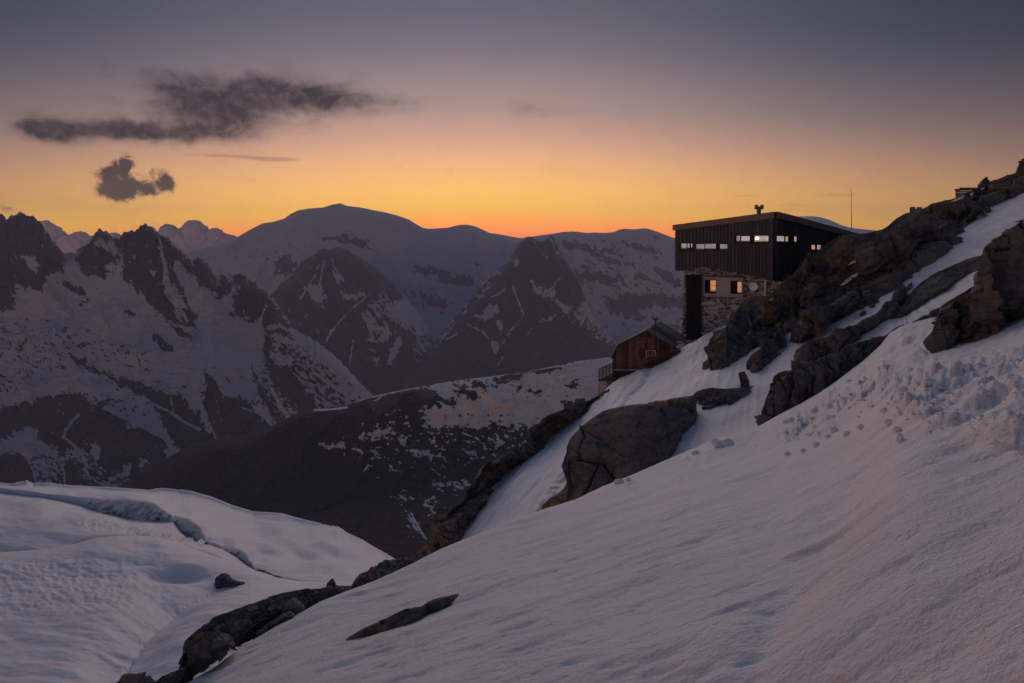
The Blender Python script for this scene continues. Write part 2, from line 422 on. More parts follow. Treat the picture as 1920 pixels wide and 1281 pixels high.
# main snow dome and its shoulders
SKY2 = [(250, 520), (330, 478), (400, 460), (425, 452), (446, 444), (470, 430), (492, 419), (512, 416), (533, 410), (545, 401), (560, 394), (582, 391), (606, 389), (622, 384), (638, 381), (650, 386), (675, 389), (700, 394), (721, 398),
        (745, 404), (767, 412), (780, 420), (790, 426), (800, 429), (812, 429), (840, 427), (860, 422), (872, 421), (885, 423), (895, 426), (908, 432), (918, 437), (935, 439), (950, 442), (977, 447), (996, 444),
        (1015, 441), (1032, 439), (1055, 435), (1078, 434), (1100, 437), (1115, 436), (1135, 437), (1152, 435), (1160, 431), (1170, 429), (1190, 430), (1211, 428), (1225, 432), (1239, 437), (1262, 446), (1330, 452), (1400, 440), (1500, 452), (1600, 436), (1680, 433), (1800, 450)]
def line_dist(px, py, pts):
    d = np.full(px.shape, 1e9)
    for a, b in zip(pts[:-1], pts[1:]):
        a = np.array(a, float); b = np.array(b, float); e = b-a
        t = np.clip(((px-a[0])*e[0]+(py-a[1])*e[1])/(e@e), 0, 1); d = np.minimum(d, np.hypot(px-a[0]-t*e[0], py-a[1]-t*e[1]))
    return d
def cover(px, py, f, darks, whites, lines, seed, soft=9, rk=1.0, ang=.9):
    """rock or forest (positive) and snow (negative) laid out along the faces, aprons and gullies of this very mountain"""
    rag = rk*(15*streak(px, py, ang, 8, 2.4, seed)+13*fbm(np.stack([px/13, py/13, 0*px+seed], -1), 5, .62)+9*fbm(np.stack([px/3.2, py/3.2, 0*px+seed], -1), 2))
    d = np.full(px.shape, -99.)
    for q in darks: d = np.maximum(d, poly_sdf(px, py, q))
    f = np.maximum(f, np.clip((d+rag)/soft, -1, .62)-.95*np.clip(streak(px, py, ang+.25, 4.5, 3.6, seed+9)*4.2-.75, 0, 1))
    if whites:
        w_ = np.full(px.shape, -99.)
        for q in whites: w_ = np.maximum(w_, poly_sdf(px, py, q))
        f = np.minimum(f, np.clip(-(w_+rag*.8)/soft*1.2, -.8, 1))
    for wd, pts in lines:
        f = np.minimum(f, np.clip((line_dist(px, py, pts)-wd*.62-rag*.13)/3.6, -.7, 1))
    return f
D2 = [[(805, 495), (840, 508), (880, 520), (896, 535), (860, 535), (830, 528), (815, 515)], [(772, 495), (800, 500), (810, 515), (795, 515), (775, 505)], [(770, 545), (830, 560), (850, 575), (830, 580), (790, 570)],
      [(1138, 562), (1180, 550), (1230, 552), (1300, 565), (1300, 585), (1230, 575), (1200, 580), (1180, 600), (1150, 590), (1138, 575)], [(1075, 510), (1140, 515), (1170, 525), (1140, 535), (1090, 525)], [(1190, 508), (1215, 515), (1205, 525), (1190, 520)],
      [(1050, 450), (1090, 455), (1150, 485), (1170, 500), (1140, 495), (1100, 470), (1060, 465)], [(600, 448), (650, 440), (690, 455), (695, 468), (660, 462)], [(515, 490), (540, 480), (560, 500), (545, 520), (520, 512)], [(1220, 500), (1262, 510), (1270, 540), (1240, 525)], [(1180, 455), (1230, 462), (1240, 475), (1200, 470)]]
def fld2(px, py, G, r, n):
    f = -.50+1.0*streak(px, py, .5, 11, 3.0, 2)+.35*fbm(np.stack([px/5, py/5, 0*px], -1), 3)-np.clip((468-py)/30, 0, 1)*.25+.25*np.clip((px-1040)/60, 0, 1)
    return cover(px, py, f, D2, [], [], 2, 9)
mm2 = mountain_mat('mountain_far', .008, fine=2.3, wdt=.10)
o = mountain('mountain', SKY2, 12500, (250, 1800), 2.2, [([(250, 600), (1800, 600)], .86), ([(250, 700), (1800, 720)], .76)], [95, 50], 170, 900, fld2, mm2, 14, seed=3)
tag(o, kind='structure')
# dark spurs in front of the dome
SKY3 = [(440, 640), (470, 600), (505, 556), (530, 530), (552, 512), (565, 492), (585, 480), (600, 468), (618, 466), (636, 462), (652, 469), (670, 480), (690, 492), (712, 508), (735, 530), (752, 548), (775, 575), (800, 610), (815, 640),
        (840, 700)]
DA = [[(545, 505), (562, 476), (600, 455), (640, 462), (680, 470), (705, 495), (725, 510), (745, 535), (752, 565), (735, 560), (715, 545), (700, 560), (680, 590), (690, 610), (660, 620), (640, 650), (600, 625), (560, 620), (540, 605), (515, 580), (500, 556), (530, 525)],
      [(500, 600), (560, 600), (640, 600), (680, 612), (700, 640), (720, 640), (750, 622), (775, 622), (785, 680), (840, 720), (860, 800), (560, 800), (500, 700)]]
WA = [[(572, 535), (600, 532), (610, 560), (604, 575), (585, 562)], [(625, 508), (642, 515), (636, 532)], [(640, 548), (665, 552), (694, 542), (668, 566), (645, 560)], [(744, 632), (751, 634), (748, 660), (735, 680), (724, 690), (729, 668)], [(752, 562), (765, 562), (792, 595), (835, 612), (838, 640), (800, 625), (775, 612), (742, 604), (724, 578), (738, 566)],
      [(700, 672), (712, 670), (706, 688)], [(682, 602), (712, 608), (716, 620), (696, 616)], [(520, 500), (545, 490), (540, 508), (524, 512)]]
LA = [(2.2, [(608, 488), (600, 530)]), (2, [(622, 486), (626, 500), (636, 512)]), (2.5, [(692, 554), (660, 580), (640, 600), (622, 622), (612, 640)]), (2, [(688, 636), (700, 640), (718, 640)]), (1.6, [(690, 654), (706, 660)]), (2, [(560, 610), (575, 590)]), (1.6, [(655, 690), (662, 640)]), (2, [(562, 560), (590, 520), (598, 498)])]
def fld3(px, py, G, r, n):
    f = .05+1.1*streak(px, py, 1.0, 8, 3.0, 5)+.5*fbm(np.stack([px/6, py/6, 0*px], -1), 3)+np.clip((py-680)/60, 0, 1)*.4
    return cover(px, py, f, DA, WA, LA, 5, 9)
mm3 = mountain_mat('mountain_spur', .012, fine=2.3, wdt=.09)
o = mountain('mountain', SKY3, 9000, (440, 850), 1.7, [([(440, 690), (850, 740)], .8), ([(440, 760), (850, 790)], .72)], [110, 30], 130, 700, fld3, mm3, 8, seed=9, jag=5)
tag(o, kind='structure')
SKY4 = [(760, 700), (800, 660), (821, 634), (840, 608), (858, 588), (880, 560), (904, 533), (920, 515), (935, 505), (948, 494), (959, 480), (966, 468), (975, 455), (985, 448), (993, 443), (1002, 450), (1015, 455), (1026, 447), (1032, 440), (1040, 446), (1046, 462), (1060, 485),
        (1074, 510), (1087, 533), (1100, 565), (1115, 600), (1130, 620), (1156, 643), (1200, 668), (1260, 690)]
DB = [[(958, 484), (975, 455), (993, 443), (1010, 450), (1032, 440), (1046, 470), (1064, 495), (1087, 520), (1094, 550), (1080, 582), (1060, 574), (1040, 562), (1050, 585), (1075, 605), (1110, 625), (1150, 650), (1260, 700), (1260, 800), (760, 800), (760, 700), (830, 640), (870, 590), (920, 530)]]
WB_ = [[(996, 520), (1008, 535), (1022, 545), (1040, 548), (1036, 560), (1018, 556), (1004, 545)], [(893, 594), (925, 573), (932, 585), (906, 606)], [(913, 638), (936, 644), (928, 664), (917, 656)], [(1040, 560), (1062, 585), (1092, 590), (1110, 602), (1160, 648), (1175, 640), (1120, 590), (1100, 552), (1086, 588)], [(960, 490), (975, 482), (968, 500)],
       [(1014, 603), (1038, 588), (1030, 604)], [(930, 600), (945, 612), (935, 618)]]
LB = [(2.5, [(1030, 545), (1040, 530), (1052, 522)]), (2.2, [(962, 535), (972, 560), (984, 588)]), (1.5, [(984, 592), (962, 615), (946, 636), (936, 656)]), (2.2, [(878, 610), (900, 622), (912, 634)]), (2.2, [(835, 638), (856, 627)]), (2, [(990, 628), (998, 614)]), (1.6, [(1002, 452), (1014, 468), (1030, 484)]), (1.6, [(930, 690), (942, 670)]), (2.4, [(905, 545), (930, 532)]), (2, [(920, 560), (945, 545)])]
def fld4(px, py, G, r, n):
    f = .10+1.0*streak(px, py, 2.3, 8, 3.0, 8)+.5*fbm(np.stack([px/6, py/6, 0*px], -1), 3)+np.clip((py-640)/50, 0, 1)*.4
    return cover(px, py, f, DB, WB_, LB, 8, 9, ang=2.3)
o = mountain('mountain', SKY4, 8600, (760, 1260), 1.7, [([(760, 720), (1260, 720)], .8), ([(760, 780), (1260, 780)], .7)], [100, 30], 130, 700, fld4, mm3, 8, seed=14, jag=4)
tag(o, kind='structure')
# jagged massif on the left
SKY1 = [(-120, 430), (-60, 415), (0, 398), (6, 405), (12, 412), (20, 405), (32, 401), (40, 399), (48, 403), (60, 407), (73, 415), (82, 428), (90, 440), (102, 453), (113, 467), (120, 475), (143, 475), (145, 468), (156, 462), (167, 455), (174, 445), (180, 436), (184, 429),
        (189, 428), (193, 433), (200, 433), (207, 441), (217, 448), (227, 447), (231, 438), (238, 433), (246, 434), (257, 431), (263, 424), (273, 420), (282, 424), (290, 430), (300, 437), (310, 443), (320, 450), (330, 458), (340, 468), (350, 477), (362, 490), (366, 485),
        (371, 483), (383, 487), (390, 497), (397, 507), (408, 517), (414, 514), (420, 512), (436, 516), (453, 513), (462, 520), (477, 530), (490, 541), (507, 555), (520, 572), (533, 590), (547, 613), (570, 628), (600, 646), (625, 664), (645, 686), (662, 704), (690, 732), (720, 764), (760, 800)]
D1 = [[(-120, 430), (0, 398), (12, 412), (40, 396), (75, 412), (113, 467), (122, 490), (120, 510), (105, 515), (92, 522), (90, 545), (75, 548), (62, 545), (45, 540), (30, 530), (30, 555), (20, 577), (0, 583), (-120, 590)],
      [(143, 472), (165, 450), (180, 434), (189, 425), (217, 446), (226, 450), (224, 480), (212, 505), (190, 520), (172, 514), (150, 510), (146, 490)],
      [(225, 447), (238, 430), (262, 422), (275, 417), (287, 430), (300, 440), (298, 460), (300, 475), (310, 495), (305, 525), (322, 565), (330, 590), (352, 610), (325, 612), (312, 600), (290, 580), (275, 565), (262, 550), (245, 532), (228, 520), (225, 495)],
      [(300, 441), (325, 456), (347, 478), (360, 500), (358, 515), (345, 505), (335, 490), (318, 496), (335, 515), (345, 545), (352, 575), (340, 560), (322, 530), (310, 500), (300, 470)], [(325, 573), (350, 575), (370, 590), (368, 612), (350, 615), (340, 595)],
      [(361, 490), (368, 480), (383, 484), (397, 505), (410, 518), (408, 535), (402, 552), (385, 540), (375, 540), (363, 515)], [(410, 518), (420, 510), (435, 528), (430, 545), (412, 560), (405, 555)],
      [(432, 512), (453, 510), (470, 524), (490, 539), (510, 557), (532, 590), (549, 618), (520, 605), (495, 620), (492, 600), (470, 605), (437, 592), (437, 560), (447, 540)], [(112, 525), (140, 530), (155, 545), (155, 553), (135, 550), (122, 540)], [(147, 570), (155, 558), (162, 563), (156, 572)], [(232, 580), (248, 583), (250, 593), (238, 590)],
      [(322, 612), (350, 617), (368, 640), (345, 635), (330, 625)], [(283, 622), (300, 632), (325, 648), (322, 660), (308, 660), (297, 645), (285, 635)], [(495, 620), (545, 616), (547, 637), (530, 625), (510, 630), (500, 640)],
      [(128, 662), (150, 670), (180, 692), (205, 698), (212, 708), (250, 711), (268, 714), (283, 725), (302, 735), (332, 740), (348, 752), (352, 762), (330, 766), (300, 756), (285, 750), (262, 742), (235, 728), (215, 719), (200, 709), (180, 700), (155, 693), (133, 682)],
      [(-120, 765), (0, 765), (40, 758), (75, 745), (110, 738), (135, 732), (155, 740), (165, 752), (175, 757), (200, 757), (215, 775), (235, 785), (245, 800), (270, 800), (300, 820), (312, 840), (312, 870), (290, 875), (270, 890), (245, 892), (205, 882), (180, 870), (160, 845), (140, 840), (110, 850), (90, 835), (60, 830), (40, 812), (10, 822), (-120, 830)],
      [(280, 745), (300, 742), (330, 745), (355, 765), (370, 775), (380, 800), (400, 815), (405, 830), (380, 840), (340, 850), (325, 840), (305, 800), (290, 775), (278, 758)],
      [(390, 698), (402, 710), (415, 745), (430, 740), (446, 744), (470, 752), (490, 785), (530, 812), (560, 830), (560, 860), (430, 850), (405, 828), (395, 800), (380, 770), (373, 755), (382, 730)],
      [(492, 643), (504, 640), (520, 662), (545, 680), (560, 705), (575, 735), (600, 765), (590, 782), (560, 772), (535, 750), (512, 722), (500, 690), (492, 662)], [(470, 690), (480, 700), (500, 735), (520, 770), (545, 795), (525, 800), (500, 765), (482, 725)],
      [(-120, 860), (40, 850), (60, 880), (70, 920), (-120, 940)], [(120, 860), (150, 870), (165, 900), (150, 920), (110, 900)]]
W1_ = [[(35, 475), (62, 478), (70, 500), (65, 512), (50, 498)], [(178, 452), (215, 456), (222, 475), (200, 470), (180, 465)], [(192, 497), (216, 488), (206, 503)], [(274, 500), (288, 505), (283, 513)], [(45, 800), (70, 805), (80, 825), (97, 852), (60, 838), (42, 822)], [(245, 790), (260, 790), (263, 798), (250, 798)], [(305, 845), (325, 838), (340, 852), (315, 860)],
       [(165, 830), (178, 832), (192, 855), (185, 870), (170, 850)], [(262, 860), (275, 862), (272, 880), (262, 874)], [(235, 870), (245, 868), (248, 890), (230, 895)], [(505, 660), (540, 668), (548, 690), (520, 685)]]
L1_ = [(1.6, [(249, 455), (249, 492)]), (2.6, [(300, 470), (306, 500), (304, 525)]), (4, [(310, 528), (328, 566), (352, 602)]), (2.2, [(436, 548), (418, 566)]), (2.4, [(499, 574), (494, 590), (487, 606)]), (4.5, [(148, 778), (130, 805), (122, 820), (148, 848), (165, 880), (182, 902), (212, 918)]), (4, [(24, 808), (33, 832)]), (1.6, [(170, 755), (174, 772)]),
       (5, [(200, 765), (230, 781), (260, 796), (292, 814)]), (4, [(280, 757), (296, 790), (310, 830), (326, 850)]), (4, [(285, 757), (310, 768), (335, 786), (372, 806)]), (3.4, [(350, 730), (370, 756), (386, 786), (396, 802), (408, 824)]), (1.6, [(392, 706), (376, 756)]), (4.5, [(588, 698), (620, 720), (658, 748)]), (6, [(510, 730), (526, 762), (548, 790)]), (2.6, [(550, 700), (580, 726), (618, 758)]),
       (2, [(264, 760), (268, 782)]), (2, [(320, 745), (322, 772)]), (2, [(455, 765), (490, 778), (510, 800)]), (3, [(95, 850), (120, 890), (130, 920)]), (2, [(60, 820), (50, 860), (60, 900)])]
Z1 = [([(-120, 590), (60, 600), (150, 615), (230, 640), (300, 665), (290, 700), (200, 690), (150, 660), (110, 700), (60, 740), (-120, 760)], .42), ([(-120, 845), (260, 850), (280, 940), (-120, 940)], .62), ([(495, 640), (560, 640), (620, 690), (670, 750), (560, 840), (480, 760)], .68), ([(160, 735), (260, 740), (280, 790), (220, 775), (170, 760)], .55), ([(290, 690), (440, 700), (430, 750), (300, 740)], .22)]
def fld1(px, py, G, r, n):
    f = -.66+0*px
    for q, k in Z1: f = np.maximum(f, -.66+k*np.clip(poly_sdf(px, py, q)/30+.5, 0, 1))
    f = f+1.3*streak(px, py, .7, 7, 1.7, 31)+.45*fbm(np.stack([px/4, py/4, 0*px], -1), 3)
    f = np.where(py > 880, f+.1, f)
    return np.clip(cover(px, py, np.clip(f, -1, .6), D1, W1_, L1_, 21, 8), -1, 1)
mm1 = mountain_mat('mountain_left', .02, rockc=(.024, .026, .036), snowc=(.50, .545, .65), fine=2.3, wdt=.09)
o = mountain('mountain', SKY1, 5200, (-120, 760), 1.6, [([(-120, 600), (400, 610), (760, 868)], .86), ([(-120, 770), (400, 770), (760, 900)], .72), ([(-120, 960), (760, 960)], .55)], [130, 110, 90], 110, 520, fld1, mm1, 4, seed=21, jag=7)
tag(o, kind='structure')
# wooded spur with snowfields, nearer
SKYF = [(120, 1000), (200, 925), (250, 894), (295, 868), (336, 846), (370, 832), (408, 822), (445, 818), (480, 812), (510, 798), (537, 784), (566, 772), (590, 767), (620, 766), (647, 760), (670, 752), (695, 743), (730, 736), (767, 729), (815, 720), (863, 712), (905, 708),
        (949, 702), (990, 697), (1031, 688), (1078, 678), (1110, 674), (1150, 669), (1250, 655), (1400, 640)]
SF = [[(785, 726), (850, 710), (900, 704), (960, 696), (1050, 684), (1160, 660), (1180, 760), (1050, 792), (1000, 806), (960, 800), (930, 796), (900, 802), (860, 800), (820, 806), (800, 800), (790, 772), (832, 752), (820, 736)], [(670, 820), (700, 806), (733, 799), (738, 810), (700, 820), (680, 826)], [(598, 832), (645, 831), (648, 839), (610, 843)], [(740, 826), (762, 817), (750, 833)],
      [(868, 849), (897, 850), (891, 859)], [(770, 850), (800, 844), (822, 855), (790, 857)], [(914, 819), (940, 826), (930, 833)], [(798, 938), (813, 955), (806, 963)], [(766, 966), (780, 983), (792, 1004), (775, 995)], [(740, 933), (766, 935), (755, 946)], [(815, 909), (832, 907), (830, 914)], [(843, 907), (882, 906), (880, 916), (850, 913)], [(664, 842), (682, 846), (678, 854)], [(700, 846), (712, 850), (704, 858)], [(684, 868), (692, 872), (686, 880)]]
DF = [[(848, 714), (870, 724), (892, 736), (896, 745), (880, 751), (865, 743), (855, 730)], [(880, 716), (925, 722), (905, 736), (892, 730)], [(925, 712), (955, 699), (985, 698), (972, 712), (932, 723)], [(990, 694), (1030, 688), (1050, 692), (1015, 703)], [(962, 728), (975, 722), (978, 730), (968, 738)], [(984, 738), (996, 730), (990, 742)], [(1000, 738), (1025, 728), (1012, 742)], [(1060, 722), (1085, 714), (1090, 720), (1070, 728)], [(1050, 755), (1085, 748), (1100, 762), (1060, 770)], [(830, 752), (850, 748), (855, 756), (836, 760)]]
LF = [(3, [(590, 769), (620, 768), (650, 765)]), (1.6, [(655, 756), (700, 744), (780, 727)]), (2, [(895, 710), (960, 699), (1040, 688)]), (1.5, [(865, 811), (895, 820), (908, 832)]), (1.6, [(760, 844), (800, 851), (830, 858), (839, 869)]), (1.4, [(808, 880), (826, 891)]), (1.2, [(803, 811), (850, 815)]), (1.3, [(870, 826), (892, 829)]), (1.4, [(700, 752), (712, 746), (718, 738)]), (2.2, [(770, 962), (786, 990), (800, 1012)])]
def fldF(px, py, G, r, n):
    zone = np.clip(1-np.abs(py-830)/130, 0, 1)*np.clip((px-560)/160, 0, 1)
    zone = np.maximum(zone, .8*np.exp(-((px-800)/90)**2-((py-935)/50)**2))
    sp_ = streak(px, py, -.15, 7, 2.0, 12)+.35*streak(px, py, .3, 30, 2, 44)+.2*fbm(np.stack([px/3, py/5, 0*px], -1), 3)
    f = .55-np.clip(sp_*4.4*zone-.22, 0, 1.4)
    f = np.where(zone < .05, .55, f)
    wh = np.full(px.shape, -99.)
    for q in SF: wh = np.maximum(wh, poly_sdf(px, py, q))
    rag = 20*streak(px, py, .25, 9, 2.4, 3)+16*fbm(np.stack([px/9, py/6, 0*px], -1), 5, .6)+8*fbm(np.stack([px/3, py/2.4, 0*px], -1), 2)
    f = np.minimum(f, np.clip(-(wh+rag*np.where(wh > -12, 1, 0)*np.clip((px-560)/200, .5, 1))/9, -.7, 1))
    mott = 1.9*streak(px, py, .3, 6, 2.2, 15)-.62+.35*np.clip((py-760)/50, 0, 1)
    f = np.maximum(f, np.clip(mott, -2, .5))
    d = np.full(px.shape, -99.)
    for q in DF: d = np.maximum(d, poly_sdf(px, py, q))
    f = np.maximum(f, np.clip((d+rag*.8)/5, -1, .6))
    for wd, pts in LF: f = np.minimum(f, np.clip((line_dist(px, py, pts)-wd*.8-rag*.08)/2.5, -.7, 1))
    return np.clip(f, -1, 1)
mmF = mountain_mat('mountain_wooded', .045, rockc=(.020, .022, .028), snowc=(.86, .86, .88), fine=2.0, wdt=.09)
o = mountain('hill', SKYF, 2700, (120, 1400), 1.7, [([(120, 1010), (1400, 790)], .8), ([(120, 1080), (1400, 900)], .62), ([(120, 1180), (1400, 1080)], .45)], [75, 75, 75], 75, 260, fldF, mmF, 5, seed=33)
tag(o, kind='structure')

# ------------------------------------------------------------------ the glacier below
GSKY = [(-150, 905), (0, 904), (20, 906), (35, 903), (50, 900), (62, 905), (90, 904), (131, 910), (222, 914), (277, 918), (300, 914), (325, 916), (356, 920), (396, 931), (435, 947), (475, 959), (526, 962), (574, 975), (618, 985), (634, 986), (653, 999), (680, 1011), (697, 1022), (736, 1044), (800, 1090), (900, 1150)]
LIP = [(-150, 912), (0, 916), (79, 923), (120, 930), (170, 939), (198, 939), (253, 943), (293, 947), (310, 955), (320, 966), (325, 974), (340, 976), (356, 979), (368, 986), (376, 995), (382, 1006), (388, 1014), (400, 1019), (418, 1027), (440, 1031), (455, 1037), (465, 1046), (472, 1056), (478, 1067), (500, 1072), (560, 1092), (700, 1110), (900, 1200)]
WB = [(-150, 920), (0, 923), (79, 932), (150, 946), (200, 962), (238, 970), (290, 975), (324, 977), (335, 990), (350, 1004), (370, 1012), (388, 1018), (418, 1029), (445, 1044), (462, 1058), (478, 1068), (500, 1074), (560, 1096), (700, 1115), (900, 1210)]
def common(G, px, py, a1=.010, vis=1.0):
    hz = G[..., 1]*a1*fbm(np.stack([px/95+py/160, py/22-px/260, 0*px], -1), 3, .42)
    hz += G[..., 1]*a1*.12*fbm(np.stack([px/28+py/60, py/5-px/60, 0*px+3], -1), 3)
    G[..., 2] += hz*vis
pxs = np.arange(-150, 900, 2.0)
sky_ = interp(GSKY, pxs)+1.6*ridged(np.stack([pxs/9, 0*pxs, 0*pxs+2], -1), 3)*((pxs < 120) | ((pxs > 270) & (pxs < 340)) | (pxs > 600))
lip = interp(LIP, pxs); wb = interp(WB, pxs); Dl = np.interp(pxs, [-150, 170, 330, 480, 700, 900], [330, 300, 250, 200, 150, 130])
sk0 = interp(GSKY, pxs)
def soft(v, k=25):
    g = np.exp(-np.linspace(-2, 2, 2*k+1)**2); g /= g.sum()
    return np.convolve(np.pad(v, k, 'reflect', reflect_type='odd'), g, 'valid')
Dl = soft(Dl, 20)
rows = [(sky_+60, np.full(pxs.shape, 520.)), (sky_+12, np.full(pxs.shape, 430.)), (sky_, np.interp(pxs, [-150, 300, 736, 900], [420, 390, 255, 200])), (sk0+7, soft(np.interp(pxs, [-150, 300, 736, 900], [412, 382, 248, 194]), 20)),
        (soft(sk0*.45+lip*.55, 16), soft(np.interp(pxs, [-150, 170, 400, 700, 900], [365, 340, 266, 196, 150]), 20)), (lip, Dl), (np.maximum(wb, lip+1.5)+3, Dl+1.5), (wb+30, Dl+25)]
G = loft(pxs, rows, [3, 4, 6, 34, 60, 16, 6], minstep=6)
px, py = proj(G); v_ = np.clip((py-interp(GSKY, px)-1)/10, 0, 1)*np.clip((interp(LIP, px)-py+3)/6, .1, 1)
common(G, px, py, .008, v_)
for cx_, cy_, rx_, ry_, k_ in ((560, 1036, 34, 10, -3.2), (515, 1030, 40, 9, 1.6), (617, 1026, 26, 9, 2.2), (640, 1040, 40, 10, -2.2), (480, 1000, 60, 12, -1.8), (350, 955, 70, 12, -2.0)):
    G[..., 2] += k_*np.exp(-((px-cx_)/rx_)**2-((py-cy_-.25*(px-cx_))/ry_)**2)
fh, ck = cells(np.stack([px/13, py/9, 0*px], -1))
wl = np.clip((py-interp(LIP, px)+1)/3, 0, 1)*np.clip((px-150)/30, 0, 1)*(py < interp(WB, px)+8)
wl = wl*np.where(px > 330, .35, 1)
G[..., 1] -= wl*(3.2*fh+2.4*fbm(np.stack([px/4, py/14, 0*px], -1), 3))
tag(sheet('glacier', G, MS_glacier, keep='glacier_far'), kind='structure')
# middle swell
C2 = [(-150, 1036), (0, 1036), (90, 1030), (140, 1020), (180, 1009), (220, 1005), (260, 1004), (300, 1008), (345, 1022), (400, 1042), (440, 1056), (475, 1070), (520, 1083), (560, 1090), (640, 1092), (700, 1093), (736, 1100), (900, 1190)]
c2 = interp(C2, pxs)
mid = interp([(-150, 972), (0, 974), (80, 972), (152, 975), (222, 985), (277, 993), (301, 1001), (336, 1010), (386, 1020), (478, 1072), (560, 1096), (900, 1210)], pxs)
Dm = np.interp(pxs, [-150, 170, 330, 480, 700, 900], [235, 220, 200, 165, 140, 118])
rows = [(wb-2, Dl+8), (wb+2, Dl-2), (mid, Dm+8), (mid+5, Dm+3), (np.maximum(c2-3, mid+8), Dm-30), (np.maximum(c2+8, mid+16), Dm-34), (c2+40, Dm-20)]
G = loft(pxs, rows, [5, 40, 9, 40, 8, 4], minstep=5)
px, py = proj(G); common(G, px, py, .007, np.clip((py-interp(WB, px))/8, .1, 1))
w2 = np.exp(-((py-interp([(-150, 974), (152, 979), (222, 988), (301, 1004), (386, 1022), (478, 1074), (900, 1210)], px))/5)**2)*np.clip((px-140)/30, 0, 1)*np.clip((400-px)/20, 0, 1)
G[..., 1] -= w2*(3.5*cells(np.stack([px/9, py/7, 0*px+4], -1))[0]+2*fbm(np.stack([px/4, py/8, 0*px], -1), 3))
tag(sheet('glacier', G, MS_glacier, keep='glacier_mid'), kind='structure')
# near swell with the trodden hollow
def R(pts, d): return (interp(pts, pxs), np.interp(pxs, [-150, 300, 900], d))
Dc = np.interp(pxs, [-150, 250, 560, 900], [150, 150, 112, 92])
rows = [(c2+50, Dc+60), (c2+8, Dc+14), (c2, Dc),
        R([(-150, 1100), (0, 1098), (180, 1090), (330, 1096), (400, 1098), (470, 1098), (560, 1104), (640, 1108), (736, 1140), (900, 1230)], [112, 104, 84]),
        R([(-150, 1190), (0, 1190), (180, 1178), (330, 1160), (470, 1155), (640, 1150), (736, 1180), (900, 1260)], [84, 80, 68]),
        R([(-150, 1300), (0, 1300), (180, 1300), (330, 1290), (470, 1270), (640, 1260), (736, 1260), (900, 1320)], [64, 61, 54]), R([(-150, 1430), (900, 1430)], [50, 48, 44])]
G = loft(pxs, rows, [3, 5, 70, 70, 80, 40])
px, py = proj(G); v_ = np.clip((py-interp(C2, px))/12, .1, 1)
common(G, px, py, .006, v_)
tr = px-np.interp(py, [1080, 1100, 1120, 1150, 1180, 1230, 1281, 1400], [450, 390, 330, 290, 262, 232, 205, 150])
deep = np.clip((py-1078)/50, 0, 1)
hz = -.030*G[..., 1]*np.exp(-(tr/60)**2)*deep
hz += -.004*G[..., 1]*np.exp(-(tr/7)**2)*deep+.003*G[..., 1]*np.exp(-(tr/10)**2)*fbm(np.stack([px/6, py/4, 0*px], -1), 2)*deep
# combed wind ridges fanning out of the hollow
ang = np.where(tr > 0, (py+.55*tr-18*np.sqrt(np.abs(tr)+1)*.4), (py+.10*np.abs(tr)-.0006*tr*tr))
ridge = np.sin(ang/4.2+3.2*fbm(np.stack([px/110, py/45, 0*px+4], -1), 3))*.5+np.sin(ang/2.3+2*fbm(np.stack([px/60, py/30, 0*px+8], -1), 2))*.25
hz += .0019*G[..., 1]*ridge*deep*np.clip(.35+1.6*fbm(np.stack([px/70, py/35, 0*px+7], -1), 2), 0, 1)*np.clip((py-1095)/40, 0, 1)
bum = fbm(np.stack([px/15, py/6, 0*px+2], -1), 3)*np.exp(-((px-110)/170)**2)*np.clip((py-1040)/20, 0, 1)*np.clip((1170-py)/50, 0, 1)
hz += .0045*G[..., 1]*bum
hz += -.05*G[..., 1]*np.exp(-((px-330)/60)**2-((py-1078)/9)**2)*.35
G[..., 2] += hz*v_
o = sheet('glacier', G, MS_glacier, keep='glacier'); tag(o, kind='structure')

# ------------------------------------------------------------------ the hillside the huts stand on
NSIL = [(-200, 1600), (0, 1480), (200, 1372), (300, 1312), (350, 1281), (400, 1253), (440, 1222), (520, 1172), (600, 1128), (650, 1108), (700, 1090), (770, 1058), (830, 1028), (860, 1016), (940, 985), (1020, 955), (1080, 936), (1130, 912), (1180, 893), (1250, 862), (1330, 828), (1425, 798),
        (1456, 780), (1500, 757), (1540, 733), (1570, 712), (1620, 675), (1650, 648), (1668, 625), (1690, 612), (1720, 603), (1745, 596), (1800, 590), (1850, 575), (1920, 545), (2100, 470), (2400, 380)]
pxs = np.concatenate([np.arange(770, 1480, 1.5), np.arange(1480, 2300, 3.0)])
MTOP = [(770, 1060), (800, 1038), (843, 1010), (895, 946), (925, 898), (990, 845), (1050, 798), (1100, 766), (1122, 748), (1141, 725), (1156, 713), (1172, 704), (1193, 698), (1211, 688), (1233, 682), (1262, 666), (1276, 656), (1290, 645), (1306, 637), (1324, 626), (1366, 605), (1400, 585), (1480, 540), (1600, 490), (1700, 440), (1800, 395), (1860, 362), (1920, 340), (2300, 200)]
top = interp(MTOP, pxs); bot = interp(NSIL, pxs)+60
ts = np.linspace(0, 1, 300)[:, None]
bot = np.where(pxs > 1700, np.maximum(bot, 720), bot)
py = top*(1-ts)+bot*ts; px = np.broadcast_to(pxs, py.shape)
D = slope_depth(px, py)
D = np.where(px < 1290, np.minimum(D, np.interp(px, [1150, 1270, 1290], [57.3, 56.8, 62])), D)
G = P(px, py, D)
hint = np.clip((px-780)/60, 0, 1)
ca, sa = .35, .94
al = G[..., 0]*ca+G[..., 1]*sa; ac = -G[..., 0]*sa+G[..., 1]*ca
run = (fbm(np.stack([al/16, ac/1.2, 0*al], -1), 4, .58)*.24*np.clip((1260-px)/160, .22, 1))+fbm(np.stack([al/4, ac/2.2, 0*al+5], -1), 3)*.20+fbm(np.stack([al/7, ac/.33, 0*al+9], -1), 2)*.05
